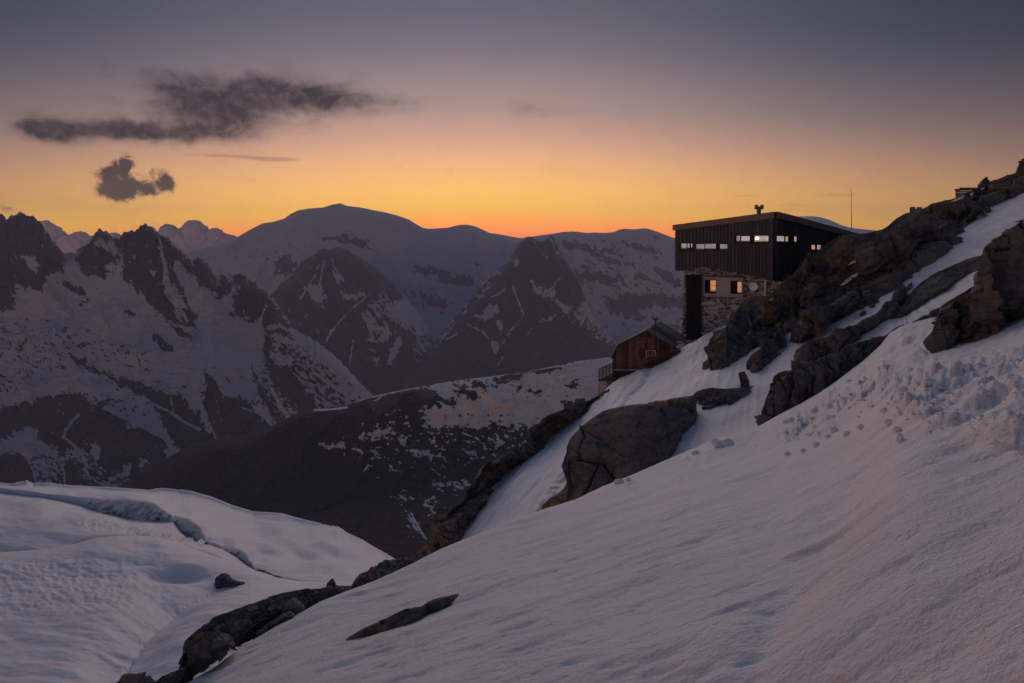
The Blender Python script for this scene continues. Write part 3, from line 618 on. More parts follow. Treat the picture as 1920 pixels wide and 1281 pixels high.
trod = np.abs(ac-np.interp(al, [20, 35, 50, 65], [9.6, 9.2, 8.6, 8.6])-.5*fbm(np.stack([al/5, 0*al, 0*al], -1), 2))
run -= .16*np.exp(-(trod/.35)**2)*np.clip(1+2*fbm(np.stack([al/.9, ac/.9, 0*al+3], -1), 2), 0, 2)
G[..., 2] += run+.5*fbm(G/9, 3)*np.clip((px-1100)/100, 0, 1)
# snow drifts away beyond the crest so the sheet has a rounded far edge
back = G[:1]+np.array([0, 2.5, -2.5]); G = np.concatenate([back, G], 0)
o = sheet('snow_slope', G, MS_mid, keep='mid_slope'); tag(o, kind='structure')

# near snow with the convex edge
pxs = np.concatenate([np.arange(-200, 2300, 2.1)])
def soft(v, k=25):
    g = np.exp(-np.linspace(-2, 2, 2*k+1)**2); g /= g.sum()
    return np.convolve(np.pad(v, k, 'reflect', reflect_type='odd'), g, 'valid')
sil = interp(NSIL, pxs); sil2 = soft(sil, 60)
Ds = interp([(-200, 6), (0, 7.5), (350, 10), (650, 13), (1020, 18), (1250, 23), (1425, 28), (1560, 31.5), (1660, 33), (1745, 31.5), (1850, 29), (1920, 28), (2300, 24)], pxs)
bot = np.maximum(sil+60, 1560.)
Db = interp([(-200, 4.6), (350, 4.0), (960, 2.9), (1920, 1.75), (2300, 1.4)], pxs)
left = np.clip((1430-pxs)/60, 0, 1)
Ds = soft(Ds, 60); Db = soft(Db, 90); bot = soft(bot, 60)
rows = [(sil+95-55*(1-left), Ds*1.0+6+0*left), (sil+14, Ds*1.12+.6), (sil, Ds)]
i0, i1 = 1/Ds, 1/Db
for k, bul in ((.06, 1.0), (.22, 1.10), (.45, 1.16), (.72, 1.08)):
    rows.append((sil2*(1-k)+bot*k, 1/(i0+(i1-i0)*k*bul)))
rows.append((bot, Db))
G = loft(pxs, rows, [3, 5, 26, 70, 95, 105, 70])
px, py = proj(G); vis = np.clip((py-interp(NSIL, px)-0)/6, 0, 1); vis = np.maximum(vis, .15); vis[:8] = .1
dist = np.clip(G[..., 1], 2, 40)
xs, ys = G[..., 0]-.1*G[..., 1], G[..., 1]+.10*G[..., 0]
h = .15*fbm(np.stack([xs/5.5, ys/2.0, 0*xs], -1), 3)+.075*fbm(np.stack([xs/1.6, ys/.5, 0*xs+3], -1), 3, .5)
dent = fbm(np.stack([xs/.95, ys/.32, 0*xs+11], -1), 3, .5)
h -= .12*np.clip(dent-.16, 0, 1)*(dist/8)**.35
h -= .05*np.clip(fbm(np.stack([xs/.35, ys/.16, 0*xs+31], -1), 3, .55)-.1, 0, 1)*np.clip(9/dist, 0, 1)**.5
gul = np.abs(px-np.interp(py, [700, 820, 1000, 1281, 1500], [1700, 1640, 1540, 1400, 1290]))
h -= .09*np.exp(-(gul/48)**2)*np.clip((py-760)/120, 0, 1)*(.6+fbm(np.stack([xs, ys, 0*xs+6], -1), 2))
# avalanche debris field on the right
deb = poly_sdf(px, py, [(1540, 745), (1640, 672), (1700, 690), (1760, 700), (1920, 650), (2300, 560), (2300, 860), (1920, 850), (1800, 818), (1700, 800), (1640, 770), (1560, 800), (1500, 830), (1440, 832), (1480, 790)])
dm = np.clip(deb/30+.4, 0, 1)
lump = ridged(np.stack([G[..., 0]/1.4, G[..., 1]/1.4, 0*xs], -1), 3)
bl = np.clip(fbm(np.stack([G[..., 0]/.42, G[..., 1]/.62, 0*xs+8], -1), 4, .6)+.05, 0, 1)
h += dm*(.46*bl+.24*fbm(G/1.6, 2)+.05*lump)
# churned tracks in the bowl left of the tall rock
trk = poly_sdf(px, py, [(1600, 720), (1640, 650), (1690, 615), (1745, 600), (1750, 650), (1740, 672), (1680, 700), (1620, 730)])
tm = np.clip(trk/20+.3, 0, 1)*(1-dm*.6)
h += tm*(.42*fbm(np.stack([G[..., 0]/1.3, G[..., 1]/1.5, 0*xs+20], -1), 4, .55)-.12*np.abs(fbm(np.stack([G[..., 0]/.7, G[..., 1]/.7, 0*xs+23], -1), 2)))
G[..., 2] += h*vis
o = sheet('snow_slope', G, MS_near, keep='near_slope'); tag(o, kind='structure')

# ------------------------------------------------------------------ rocks
def rock(name, top, bot, label, cat='rock', mat=None, lean=.45, bulge=.5, step=2.2, cell=1.6, amp=.35, base=None, seed=0, thick=1.5, nv=None, group=None, under=14, kind=None, crack=.25, vert=1.0, rows_max=150, keep=None, flat=False, elong=1.5, tiltA=.42, shear=0, grooves=()):
    x0 = max(min(p[0] for p in top), min(p[0] for p in bot)); x1 = min(max(p[0] for p in top), max(p[0] for p in bot))
    pxs = np.linspace(x0, x1, max(8, int((x1-x0)/step)))
    tp = interp(top, pxs); bt = interp(bot, pxs); bt = np.maximum(bt, tp+.5)
    Db = (slope_depth(pxs, bt) if base is None else (base(pxs, bt) if callable(base) else np.full(pxs.shape, float(base))))
    Dt0 = slope_depth(pxs, tp) if base is None else Db+thick
    # calm the base line a little so that the block reads as one body
    if len(pxs) > 12:
        kk = np.ones(7)/7; Db = np.convolve(np.pad(Db, 3, 'edge'), kk, 'valid')
    Dt = Db+lean*np.maximum(Dt0-Db, .15)
    s_ = (pxs-x0)/(x1-x0); prof = np.sqrt(np.clip(np.sin(pi*np.clip(s_, .0, 1)), 0, 1))
    n = nv or int(np.clip((bt-tp).max()/step, 6, rows_max))
    t = np.linspace(0, 1, n)[:, None]
    py = tp+(bt-tp)*t
    D = Dt*(1-t)+Db*t-bulge*prof*np.sqrt(np.clip(np.sin(pi*np.clip(t*.85+.1, 0, 1)), 0, 1))+bulge*.6*(1-prof)
    px = np.broadcast_to(pxs, py.shape)
    Gm = P(px, py, D)
    Bk = P(pxs, tp+np.minimum(6, (bt-tp)*.5), Dt+thick*.55)[None]; Bk2 = P(pxs, bt+4, Dt+thick*1.4)[None]
    Un = P(pxs, bt+under*np.clip((bt-tp)/20, .25, 1), Db-bulge*.3*prof)[None]
    G = np.concatenate([Bk2, Bk, Gm, Un], 0)
    sc_ = np.array([1, 1, vert])
    Q = G+.22*cell*np.stack([fbm(G/cell/1.5+k*9+seed, 2) for k in range(3)], -1)
    A_ = tiltA if vert < 1.5 else 1.35
    W_ = G+.16*cell*np.stack([fbm(G/cell/1.1+k*5+seed, 3) for k in range(3)], -1)*2
    b1, e1 = blocks(W_, A_, cell*.62, cell*1.25*elong, int(seed)); b2, e2 = blocks(W_+.3, A_+.25, cell*.24, cell*.45*elong, int(seed)+50)
    f2, c2 = cells(Q/cell*3.0+seed*1.7)
    hh = amp*(b1*1.15+b2*.38+f2*.30)-crack*amp*(.9*np.exp(-(e1/(.05*cell))**2)+.35*np.exp(-(e2/(.035*cell))**2))+amp*.30*(ridged(G*np.array([1.3, 1.3, .55])*1.6/cell+seed, 5, .6)-.4)
    edge = np.minimum(1, np.minimum(np.arange(len(pxs)), np.arange(len(pxs))[::-1])/3.0)*np.clip((bt-tp)/(12*1.0), .12, 1)
    rw = np.ones(G.shape[0]); rw[:2] = .15
    hpx = bt-tp; rise = np.ones(G.shape[:2]); rise[2:-1] = np.clip((hpx*t+.8)/np.minimum(14 if thick > 5 else 7, hpx*.35+1), .09, 1)
    hh = hh*rise
    for gp, gw, gd in grooves:
        gx, gy = proj(G); hh = hh-gd*np.exp(-(line_dist(gx+2.5*perlin(np.stack([gx/9, gy/9, 0*gx], -1)), gy, gp)/gw)**2)
    G = G+normals(G)*(hh*edge[None]*rw[:, None])[..., None]
    o = sheet(name, G, mat or M_rock, smooth=False, keep=keep or label)
    return tag(o, label, cat, group, kind)

ND = lambda k: (lambda a, b: np.array([(depth_at(['near_slope'], x_, y_, 5) or 17) for x_, y_ in zip(a, b)])*k)
NB = lambda px, py: interp([(-200, 6), (0, 8), (350, 11), (650, 14), (1020, 19)], px)
# spine along the left edge of the snow gully
rock('rock_ridge', [(780, 1036), (795, 1024), (807, 1016), (811, 990), (813, 979), (828, 966), (845, 959), (858, 948), (870, 938), (876, 920), (882, 910), (893, 902), (901, 891), (905, 880), (909, 874), (920, 866), (933, 860), (950, 852), (966, 846), (980, 838), (989, 832), (991, 806), (1000, 798), (1012, 792), (1018, 784), (1026, 779), (1040, 774), (1053, 769), (1070, 763), (1086, 755), (1100, 752), (1112, 748), (1124, 741), (1136, 732), (1142, 733)],
     [(780, 1042), (810, 1040), (843, 1023), (856, 1004), (870, 985), (882, 968), (895, 955), (908, 938), (919, 922), (927, 903), (944, 887), (968, 870), (993, 854), (1018, 837), (1053, 805), (1078, 786), (1100, 768), (1125, 748), (1142, 735)],
     'craggy dark rock spine along the left edge of the snow gully', 'rock ridge', M_rock_warm, lean=.12, bulge=.9, cell=1.3, amp=.55, thick=4, seed=1, step=1.7)
rock('rock_outcrop', [(643, 1118), (650, 1108), (659, 1098), (666, 1086), (674, 1077), (690, 1071), (705, 1065), (715, 1058), (725, 1051), (740, 1049), (754, 1047), (770, 1042), (783, 1038), (800, 1037), (817, 1039)],
     [(643, 1119), (660, 1113), (703, 1093), (725, 1082), (747, 1068), (783, 1052), (817, 1041)],
     'lumpy grey outcrop at the bottom end of the dark rock spine, above the glacier', mat=M_rock, base=lambda a, b: interp([(640, 15), (820, 19)], a), cell=.55, amp=.16, thick=1.6, bulge=.25, seed=2, step=1.6)
rock('rock_outcrop', [(343, 1218), (345, 1204), (354, 1194), (367, 1186), (384, 1172), (404, 1158), (430, 1148), (455, 1138), (482, 1129), (510, 1119), (537, 1111), (565, 1106), (600, 1104), (630, 1101), (658, 1098)],
     [(343, 1222), (347, 1236), (352, 1252), (366, 1250), (382, 1244), (400, 1232), (419, 1221), (440, 1200), (480, 1184), (517, 1166), (568, 1139), (601, 1122), (658, 1101)],
     'long dark whaleback outcrop at the lower left edge of the near snow', mat=M_rock_green, base=lambda a, b: interp([(340, 10.3), (660, 13.8)], a), cell=.7, amp=.15, thick=1.5, bulge=.3, seed=3, step=1.5, under=20)
rock('boulder', [(352, 1240), (356, 1215), (366, 1196), (385, 1187), (410, 1184), (430, 1190), (438, 1200), (440, 1206)], [(352, 1246), (362, 1252), (382, 1247), (405, 1230), (425, 1214), (440, 1207)],
     'rounded dark boulder tucked under the lower end of the long whaleback outcrop', 'boulder', M_rock, base=lambda a, b: 0*a+9.95, cell=.6, amp=.09, thick=.8, bulge=.3, seed=4, step=1.3)
rock('boulder', [(530, 1142), (536, 1132), (543, 1125), (550, 1120), (556, 1122), (563, 1129), (571, 1137)], [(530, 1144), (536, 1150), (546, 1150), (558, 1144), (571, 1139)],
     'small pale pointed boulder lying against the long whaleback outcrop', 'boulder', rock_mat('rock_pale', c1=(.13, .125, .115), c2=(.26, .25, .23), s=2), base=lambda a, b: 0*a+12.1, cell=.8, amp=.05, thick=.5, bulge=.2, seed=5, step=1.2)
rock('boulder', [(478, 1186), (500, 1170), (520, 1158), (532, 1150), (545, 1146), (552, 1150)], [(478, 1190), (505, 1180), (530, 1164), (552, 1152)],
     'low flat dark slab of rock just below the small pale pointed boulder', 'boulder', M_rock_green, base=lambda a, b: 0*a+11.5, cell=.5, amp=.06, thick=.5, bulge=.15, seed=6, step=1.3)
rock('rock_outcrop', [(648, 1199), (662, 1190), (680, 1179), (700, 1170), (724, 1160), (742, 1151), (761, 1142), (776, 1139), (790, 1137), (800, 1130), (812, 1124), (835, 1118), (860, 1113)],
     [(648, 1200), (676, 1193), (700, 1188), (730, 1178), (760, 1168), (780, 1162), (800, 1150), (825, 1142), (845, 1134), (860, 1115)],
     'narrow flaky rock sliver breaking through the smooth near snow', mat=M_rock_green, base=lambda a, b: np.array([(depth_at(['near_slope'], x_, y_, 5) or 9) for x_, y_ in zip(a, b)]), cell=.35, amp=.05, thick=.5, bulge=.10, lean=.3, seed=7, step=1.2, under=8)
for i, (tp_, bt_, lb) in enumerate([([(222, 1279), (228, 1268), (240, 1262), (252, 1263), (262, 1272), (270, 1285)], [(222, 1290), (270, 1290)], 'dark knobbly rock at the very bottom edge, leftmost of the rocks below the whaleback outcrop'),
                                    ([(258, 1282), (266, 1272), (277, 1267), (286, 1273), (292, 1284)], [(258, 1292), (292, 1292)], 'small round dark rock right beside the leftmost bottom rock'),
                                    ([(284, 1284), (300, 1272), (318, 1262), (334, 1256), (346, 1250), (358, 1252), (366, 1258)], [(284, 1294), (330, 1290), (366, 1262)], 'low brownish rock joining the whaleback outcrop to the bottom edge')]):
    rock('rock', tp_, bt_, lb, mat=M_rock_warm if i == 2 else M_rock, base=lambda a, b: interp([(200, 8.6), (370, 9.9)], a), cell=.4, amp=.10, thick=.8, bulge=.25, seed=10+i, step=1.3)
rock('rock', [(402, 1092), (406, 1083), (413, 1077), (422, 1074), (430, 1078), (436, 1086), (446, 1089), (458, 1092), (470, 1095)], [(402, 1095), (470, 1097)], 'lone dark rock poking out of the glacier snow', mat=M_rock, base=lambda a, b: 0*a+depth_at(['glacier'], 430, 1094, 8)-1, cell=2, amp=.8, thick=5, bulge=1.5, seed=14, step=1.0)

# boulder and ledge between the two snow slopes
rock('boulder', [(1014, 957), (1024, 944), (1034, 932), (1046, 925), (1058, 915), (1064, 902), (1066, 860), (1067, 834), (1070, 822), (1077, 813), (1088, 802), (1100, 792), (1113, 782), (1126, 773), (1142, 767), (1160, 763), (1180, 759), (1200, 757), (1214, 757), (1230, 760), (1250, 763), (1270, 764), (1288, 768), (1297, 776), (1303, 784), (1305, 788)],
     [(1014, 958), (1033, 955), (1064, 944), (1100, 931), (1140, 910), (1180, 896), (1220, 880), (1244, 868), (1258, 851), (1271, 838), (1275, 822), (1280, 808), (1292, 797), (1305, 790)],
     'huge rounded brown-grey boulder with a crack across its lower face, half sunk in snow', 'boulder', M_rock_warm, lean=.25, bulge=1.3, cell=6.0, amp=.26, thick=3, seed=23, step=1.7, under=16, crack=.5, elong=1, grooves=[([(1124, 868), (1118, 885), (1109, 897), (1106, 912), (1095, 925), (1084, 938)], 1.3, .45), ([(1066, 874), (1085, 863), (1110, 868), (1130, 868), (1144, 888), (1152, 904)], 1.9, .35), ([(1240, 765), (1252, 800), (1256, 830)], 1.6, .3), ([(1090, 802), (1098, 820), (1086, 850), (1092, 862)], 1.8, .22)])
rock('rock_ledge', [(1213, 757), (1230, 753), (1255, 749), (1275, 745), (1298, 741), (1304, 748), (1306, 762)], [(1213, 760), (1250, 768), (1270, 769), (1290, 774), (1300, 782), (1306, 776)],
     'flat rock ledge resting on the right shoulder of the huge brown boulder', mat=M_rock, lean=.3, bulge=.8, cell=1.6, amp=.25, seed=24, base=lambda a, b: slope_depth(a, b)-.9, step=1.6)
rock('rock_ledge', [(1298, 744), (1303, 739), (1309, 734), (1317, 731), (1328, 729), (1337, 728), (1345, 729), (1360, 730), (1372, 730), (1380, 728), (1400, 726), (1418, 725)],
     [(1298, 760), (1306, 763), (1330, 762), (1352, 758), (1367, 754), (1385, 746), (1400, 737), (1418, 727)],
     'long low rock ledge with vertical joints leading right from the huge boulder', mat=M_rock, lean=.3, bulge=.7, cell=1.5, amp=.3, seed=26, step=1.5, thick=2)
rock('standing_rock', [(1385, 699), (1388, 698), (1393, 697), (1396, 696), (1400, 704), (1404, 712), (1405, 714)], [(1385, 701), (1388, 712), (1391, 728), (1398, 728), (1404, 724), (1405, 720)],
     'thin upright rock flake standing on the long low ledge', 'rock', M_rock, base=lambda a, b: 0*a+float(slope_depth(1396, 727))-.3, cell=.8, amp=.08, seed=27, step=1.0, thick=.6, bulge=.2, under=3)

# main cliff below the hut up to the skyline
CT = [(1374, 640), (1378, 600), (1386, 572), (1403, 557), (1418, 555), (1432, 556), (1447, 551), (1458, 540), (1467, 528), (1482, 521), (1491, 510), (1497, 500), (1504, 492), (1512, 484), (1521, 477), (1532, 472), (1541, 466), (1548, 459), (1556, 453), (1565, 447), (1574, 442), (1583, 439),
      (1600, 440), (1622, 438), (1634, 436), (1639, 434), (1648, 432), (1656, 430), (1664, 425), (1674, 416), (1682, 409), (1689, 405), (1700, 400), (1711, 397), (1724, 394), (1737, 390), (1748, 383), (1760, 380), (1777, 377), (1791, 372), (1800, 370), (1809, 367), (1818, 362), (1827, 359), (1838, 354), (1847, 350), (1854, 345), (1861, 342), (1868, 338), (1875, 336), (1888, 331), (1900, 328), (1920, 322), (1980, 300), (2100, 262)]
CB = [(1374, 680), (1385, 680), (1398, 688), (1418, 696), (1436, 682), (1464, 661), (1481, 661), (1503, 643), (1520, 634), (1534, 623), (1547, 610), (1573, 596), (1600, 586), (1628, 571), (1661, 549), (1700, 522), (1718, 507), (1740, 495), (1760, 485), (1778, 470), (1794, 455), (1808, 438), (1823, 425), (1829, 413), (1824, 402), (1833, 394), (1853, 384), (1875, 375), (1898, 367), (1920, 357), (1980, 335), (2100, 290)]
rock('cliff', CT, CB, 'long dark cliff rising from the hut to the skyline on the right', 'cliff', M_rock_far, lean=.5, bulge=1.1, cell=4.0, amp=.85, thick=6, seed=40, step=1.7, under=22, crack=.35, rows_max=130, elong=2.4, grooves=[([(1606, 455), (1660, 451), (1702, 449), (1740, 440)], 1.7, .8), ([(1603, 500), (1650, 505), (1690, 497), (1742, 488)], 1.7, .8), ([(1612, 536), (1616, 556), (1622, 574)], 1.7, .7), ([(1698, 430), (1714, 452), (1706, 470), (1697, 492)], 1.8, .8), ([(1730, 405), (1735, 425), (1760, 440), (1780, 450)], 1.8, .7), ([(1530, 575), (1545, 555), (1580, 535), (1612, 520)], 1.8, .7), ([(1830, 360), (1826, 380), (1832, 392)], 2, .9)])
CBASE = lambda k, off: (lambda a, b: slope_depth(a, b)*k-off)
def cbase(off):
    def f(a, b):
        m = depth_at(['long dark cliff rising from the hut to the skyline on the right'], float(np.mean(a)), float(np.mean(b)), 9)
        return 0*a+(m if m else float(slope_depth(np.mean(a), np.mean(b))))-off
    return f
rock('cliff_rock', [(1316, 695), (1318, 680), (1325, 676), (1330, 664), (1323, 658), (1325, 650), (1331, 645), (1336, 638), (1345, 628), (1356, 622), (1362, 618), (1363, 612), (1368, 603), (1376, 590), (1386, 572), (1394, 578), (1402, 590), (1410, 612), (1418, 640), (1420, 655)],
     [(1316, 700), (1330, 706), (1345, 702), (1362, 694), (1380, 681), (1392, 672), (1402, 668), (1412, 660), (1420, 657)],
     'tall dark rock pillar standing in the snow right of the stone tower', 'rock', M_rock, lean=.35, bulge=1.2, cell=2.4, amp=.6, seed=41, step=1.4, thick=3)
rock('cliff_rock', [(1398, 690), (1403, 676), (1410, 665), (1424, 655), (1432, 640), (1440, 625), (1452, 612), (1462, 604), (1472, 612), (1474, 640), (1476, 655)], [(1398, 693), (1418, 696), (1436, 683), (1455, 668), (1476, 658)],
     'split brownish rock block at the foot of the cliff beside the snow chute', 'rock', M_rock_warm, lean=.3, bulge=.8, cell=1.7, amp=.4, seed=42, step=1.4, thick=3)
CR = [
    ([(1480, 655), (1484, 625), (1500, 600), (1520, 585), (1540, 574), (1555, 576), (1560, 595)], [(1480, 661), (1503, 644), (1534, 624), (1560, 601)], 'smooth slanting rock block at the foot of the cliff below the lower tufts', 43, M_rock_warm),
    ([(1545, 600), (1552, 575), (1575, 558), (1600, 545), (1612, 555), (1612, 572)], [(1545, 611), (1573, 597), (1600, 587), (1612, 580)], 'square-edged rock block low in the middle of the cliff', 44, M_rock),
    ([(1606, 560), (1610, 520), (1640, 505), (1680, 490), (1720, 480), (1745, 472), (1748, 488)], [(1606, 583), (1628, 571), (1661, 550), (1700, 523), (1748, 492)], 'long leaning rock slab along the foot of the cliff above the snow band', 45, M_rock),
    ([(1604, 500), (1603, 470), (1612, 458), (1640, 450), (1680, 446), (1710, 448), (1716, 470)], [(1604, 508), (1640, 508), (1680, 500), (1716, 486)], 'bulky brown rock face in the middle of the cliff', 46, M_rock_warm),
    ([(1560, 480), (1566, 456), (1582, 442), (1610, 441), (1636, 438), (1640, 450), (1612, 470)], [(1560, 500), (1580, 502), (1612, 492), (1640, 470)], 'pale squarish rock on top of the cliff right of the clad hut', 47, rock_mat('rock_light', c1=(.09, .08, .078), c2=(.2, .185, .18))),
    ([(1503, 500), (1508, 488), (1515, 484), (1520, 492), (1522, 512)], [(1503, 515), (1512, 520), (1522, 516)], 'narrow pale upright rock against the dark wall of the clad hut', 48, rock_mat('rock_light', c1=(.09, .08, .078), c2=(.2, .185, .18))),
    ([(1655, 448), (1675, 425), (1700, 412), (1730, 405), (1756, 400), (1765, 415), (1760, 430)], [(1655, 462), (1690, 456), (1725, 448), (1760, 440)], 'long rounded rock near the top of the cliff under the two small chimneys', 49, M_rock_warm),
    ([(1828, 394), (1831, 380), (1842, 370), (1862, 361), (1880, 354), (1890, 357), (1892, 368)], [(1828, 398), (1853, 385), (1875, 376), (1892, 370)], 'rounded skyline rock under the smaller cairn', 50, M_rock_green),
    ([(1430, 585), (1436, 570), (1450, 562), (1468, 556), (1480, 565), (1482, 585)], [(1430, 600), (1455, 606), (1482, 596)], 'dark blocky rock on the cliff just below the white frame of the stone tower', 51, M_rock),
    ([(1500, 560), (1510, 540), (1530, 528), (1548, 530), (1552, 550)], [(1500, 575), (1525, 572), (1552, 560)], 'mossy dark rock in the middle of the tufted part of the cliff', 52, M_rock_green)]
for tp_, bt_, lb, sd_, mt in CR:
    rock('cliff_rock', tp_, bt_, lb, 'rock', mt, base=cbase(.5), bulge=1.1, cell=2.6, amp=.5, seed=sd_, step=1.4, thick=2.2, under=5)
# stepped rock bands in the snow
rock('rock_band', [(1421, 799), (1428, 783), (1434, 760), (1441, 738), (1449, 715), (1459, 699), (1475, 695), (1493, 693), (1512, 683), (1535, 673), (1557, 665), (1574, 659), (1584, 650), (1594, 645), (1610, 641), (1625, 638), (1642, 634), (1659, 630), (1675, 618), (1695, 608)],
     [(1421, 801), (1456, 780), (1501, 756), (1540, 731), (1569, 711), (1619, 675), (1653, 646), (1667, 629), (1695, 610)],
     'large brown-grey rock wall with vertical joints, nearest of the stepped rock bands in the snow', 'rock', M_rock, lean=.3, bulge=.9, cell=1.7, amp=.42, seed=61, step=1.5, thick=2.5, vert=2.2, elong=1)
rock('rock_band', [(1488, 668), (1493, 656), (1505, 646), (1518, 638), (1540, 636), (1563, 631), (1580, 620), (1608, 608), (1625, 598), (1642, 589), (1661, 572), (1685, 560), (1706, 551)],
     [(1488, 690), (1507, 688), (1530, 675), (1557, 660), (1583, 649), (1608, 629), (1647, 604), (1678, 587), (1706, 560)],
     'long dark rock band with a snowy ledge, middle step above the large rock wall', 'rock', M_rock_warm, lean=.3, bulge=.7, cell=1.9, amp=.4, seed=62, step=1.5, thick=2.5)
rock('rock_slab', [(1676, 592), (1686, 582), (1695, 572), (1704, 556), (1712, 544), (1725, 532), (1740, 521), (1757, 511), (1774, 503), (1790, 496), (1807, 488), (1825, 482), (1843, 478)],
     [(1676, 594), (1690, 592), (1706, 584), (1722, 572), (1740, 559), (1774, 539), (1793, 526), (1816, 511), (1843, 503)],
     'smooth olive-grey tilted rock slab between the upper snow strips', 'rock', M_rock_green, lean=.7, bulge=.4, cell=4, amp=.28, seed=63, step=1.6, thick=2.5)
rock('rock', [(1710, 604), (1722, 597), (1730, 592), (1742, 590)], [(1710, 607), (1725, 603), (1742, 594)], 'small flat dark rock peeping out of the churned snow beside the tall rock wall', mat=M_rock, lean=.5, bulge=.2, cell=.6, amp=.08, seed=64, step=1.4, thick=1)
rock('rock_wall', [(1740, 590), (1745, 583), (1762, 576), (1780, 563), (1794, 555), (1810, 546), (1827, 537), (1840, 531), (1856, 525), (1870, 520)],
     [(1740, 594), (1750, 600), (1762, 596), (1800, 590), (1870, 570)],
     'flat-topped rock shelf capping the dark vertical rock wall on the right', 'rock', M_rock_green, lean=.3, bulge=.3, cell=1.2, amp=.25, seed=65, step=1.6, thick=2, base=lambda a, b: 0*a+32.5)
rock('rock_wall', [(1748, 640), (1748, 622), (1752, 612), (1757, 606), (1758, 592), (1775, 580), (1794, 566), (1812, 553), (1830, 543), (1846, 535), (1862, 530)],
     [(1748, 660), (1765, 651), (1790, 642), (1819, 636), (1839, 632), (1862, 622)],
     'dark vertical rock wall with upright joints standing out of the right-hand snow', 'rock', M_rock, lean=.2, bulge=.35, cell=1.0, amp=.24, seed=66, step=1.5, thick=1.5, vert=3.5, elong=1, base=ND(.985))
rock('rock_wall', [(1832, 560), (1836, 530), (1840, 505), (1843, 490), (1844, 466), (1852, 458), (1861, 452), (1870, 447), (1879, 443), (1895, 430), (1908, 420), (1920, 413), (1960, 395), (2010, 380), (2060, 372)],
     [(1832, 566), (1840, 632), (1856, 622), (1885, 605), (1920, 587), (1980, 560), (2060, 530)],
     'massive tall rock buttress at the right edge of the view', 'rock', M_rock, lean=.25, bulge=.45, cell=1.5, amp=.36, seed=67, step=1.6, thick=1.6, vert=2.6, elong=1, base=ND(.97))
for i, (tp_, bt_, lb) in enumerate([
    ([(1672, 556), (1678, 545), (1688, 540), (1697, 535), (1700, 540)], [(1672, 560), (1684, 557), (1700, 546)], 'jagged little rock pile in the upper snow band'),
    ([(1698, 540), (1704, 532), (1710, 529)], [(1698, 541), (1706, 538), (1710, 531)], 'tiny flat rock just above the jagged little rock pile'),
    ([(1611, 590), (1618, 582), (1624, 583)], [(1611, 591), (1618, 589), (1624, 584)], 'tiny dark rock in the snow band below the long leaning slab'),
    ([(1630, 573), (1636, 570), (1641, 570)], [(1630, 575), (1636, 574), (1641, 571)], 'tiny dark rock at the upper edge of the snow band'),
    ([(1845, 391), (1850, 388), (1856, 387), (1858, 391)], [(1845, 393), (1852, 395), (1858, 392)], 'small dark rock in the high snowfield, upper of two'),
    ([(1842, 398), (1845, 394), (1849, 396)], [(1842, 400), (1845, 402), (1849, 400)], 'small dark rock in the high snowfield, lower of two')]):
    rock('rock', tp_, bt_, lb, mat=M_rock, lean=.6, bulge=.25, cell=.7, amp=.12, seed=70+i, step=1.0, thick=.8, base=lambda a, b: slope_depth(a, b)-.5)

# ------------------------------------------------------------------ the hut
class Wall:
    """vertical plane through two ground points given as (px, distance); pixels of the traced outline are cast onto it"""
    def __init__(s, a, b):
        s.A = P(a[0], 450, a[1]); s.B = P(b[0], 450, b[1]); d = s.B-s.A; d[2] = 0; s.t = d/np.linalg.norm(d)
        s.n = np.array([s.t[1], -s.t[0], 0.])
        if s.n @ s.A > 0: s.n = -s.n
    def at(s, px, py, off=0.0):
        r = P(px, py, 1.0); k = (s.A @ s.n)/(r @ s.n)
        return r*k+s.n*off
    def slab(s, mb, poly, off, th):
        f = [s.at(x, y, off) for x, y in poly]; return mb.solid(f, [p-s.n*th for p in f])
def rect(x0, y0, x1, y1): return [(x0, y0), (x1, y0), (x1, y1), (x0, y1)]
m_clad = plain('dark_cladding', (.040, .045, .072), .5, .1, bump=.01, bscale=14, var=.25)
m_seam = plain('cladding_seam', (.02, .019, .024), .6, .1)
m_fascia = plain('fascia_sheet', (.16, .125, .13), .45, .2, bump=.01, bscale=12, var=.2)
m_frame = plain('window_frame_dark', (.012, .011, .012), .5)
m_sill = plain('sill_metal', (.55, .56, .6), .35, .6)
m_conc = plain('render_grey', (.42, .41, .41), .9, bump=.02, bscale=22, var=.12)
m_mortar = plain('mortar', (.16, .15, .15), .95, bump=.03, bscale=18)
m_black = plain('black_shutter', (.004, .004, .005), .8)
m_white = plain('white_metal', (.62, .63, .68), .4)
m_roof = plain('sheet_roof', (.055, .058, .066), .45, .5, bump=.01, bscale=9)
m_snowr = snow_mat('snow_roof', [(1.5, .05), (9, .01)])
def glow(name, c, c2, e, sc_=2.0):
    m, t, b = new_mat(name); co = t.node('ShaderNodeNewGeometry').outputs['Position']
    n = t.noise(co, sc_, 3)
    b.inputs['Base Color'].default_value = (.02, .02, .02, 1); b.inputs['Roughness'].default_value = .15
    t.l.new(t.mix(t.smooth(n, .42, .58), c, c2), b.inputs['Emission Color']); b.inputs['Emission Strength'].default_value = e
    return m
g_cool = glow('pane_cool', (.30, .28, .36), (.42, .40, .50), .55)  # strip panes emit by themselves, in place of sky light in the glass
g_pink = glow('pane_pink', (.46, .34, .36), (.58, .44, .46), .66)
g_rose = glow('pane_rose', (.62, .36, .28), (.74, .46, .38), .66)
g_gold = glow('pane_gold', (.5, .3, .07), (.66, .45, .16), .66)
g_warm = glow('pane_room', (.72, .30, .08), (.55, .24, .16), .75, 6)
g_blind = glow('curtain_orange', (.62, .24, .03), (.5, .18, .02), 1.0, 9)

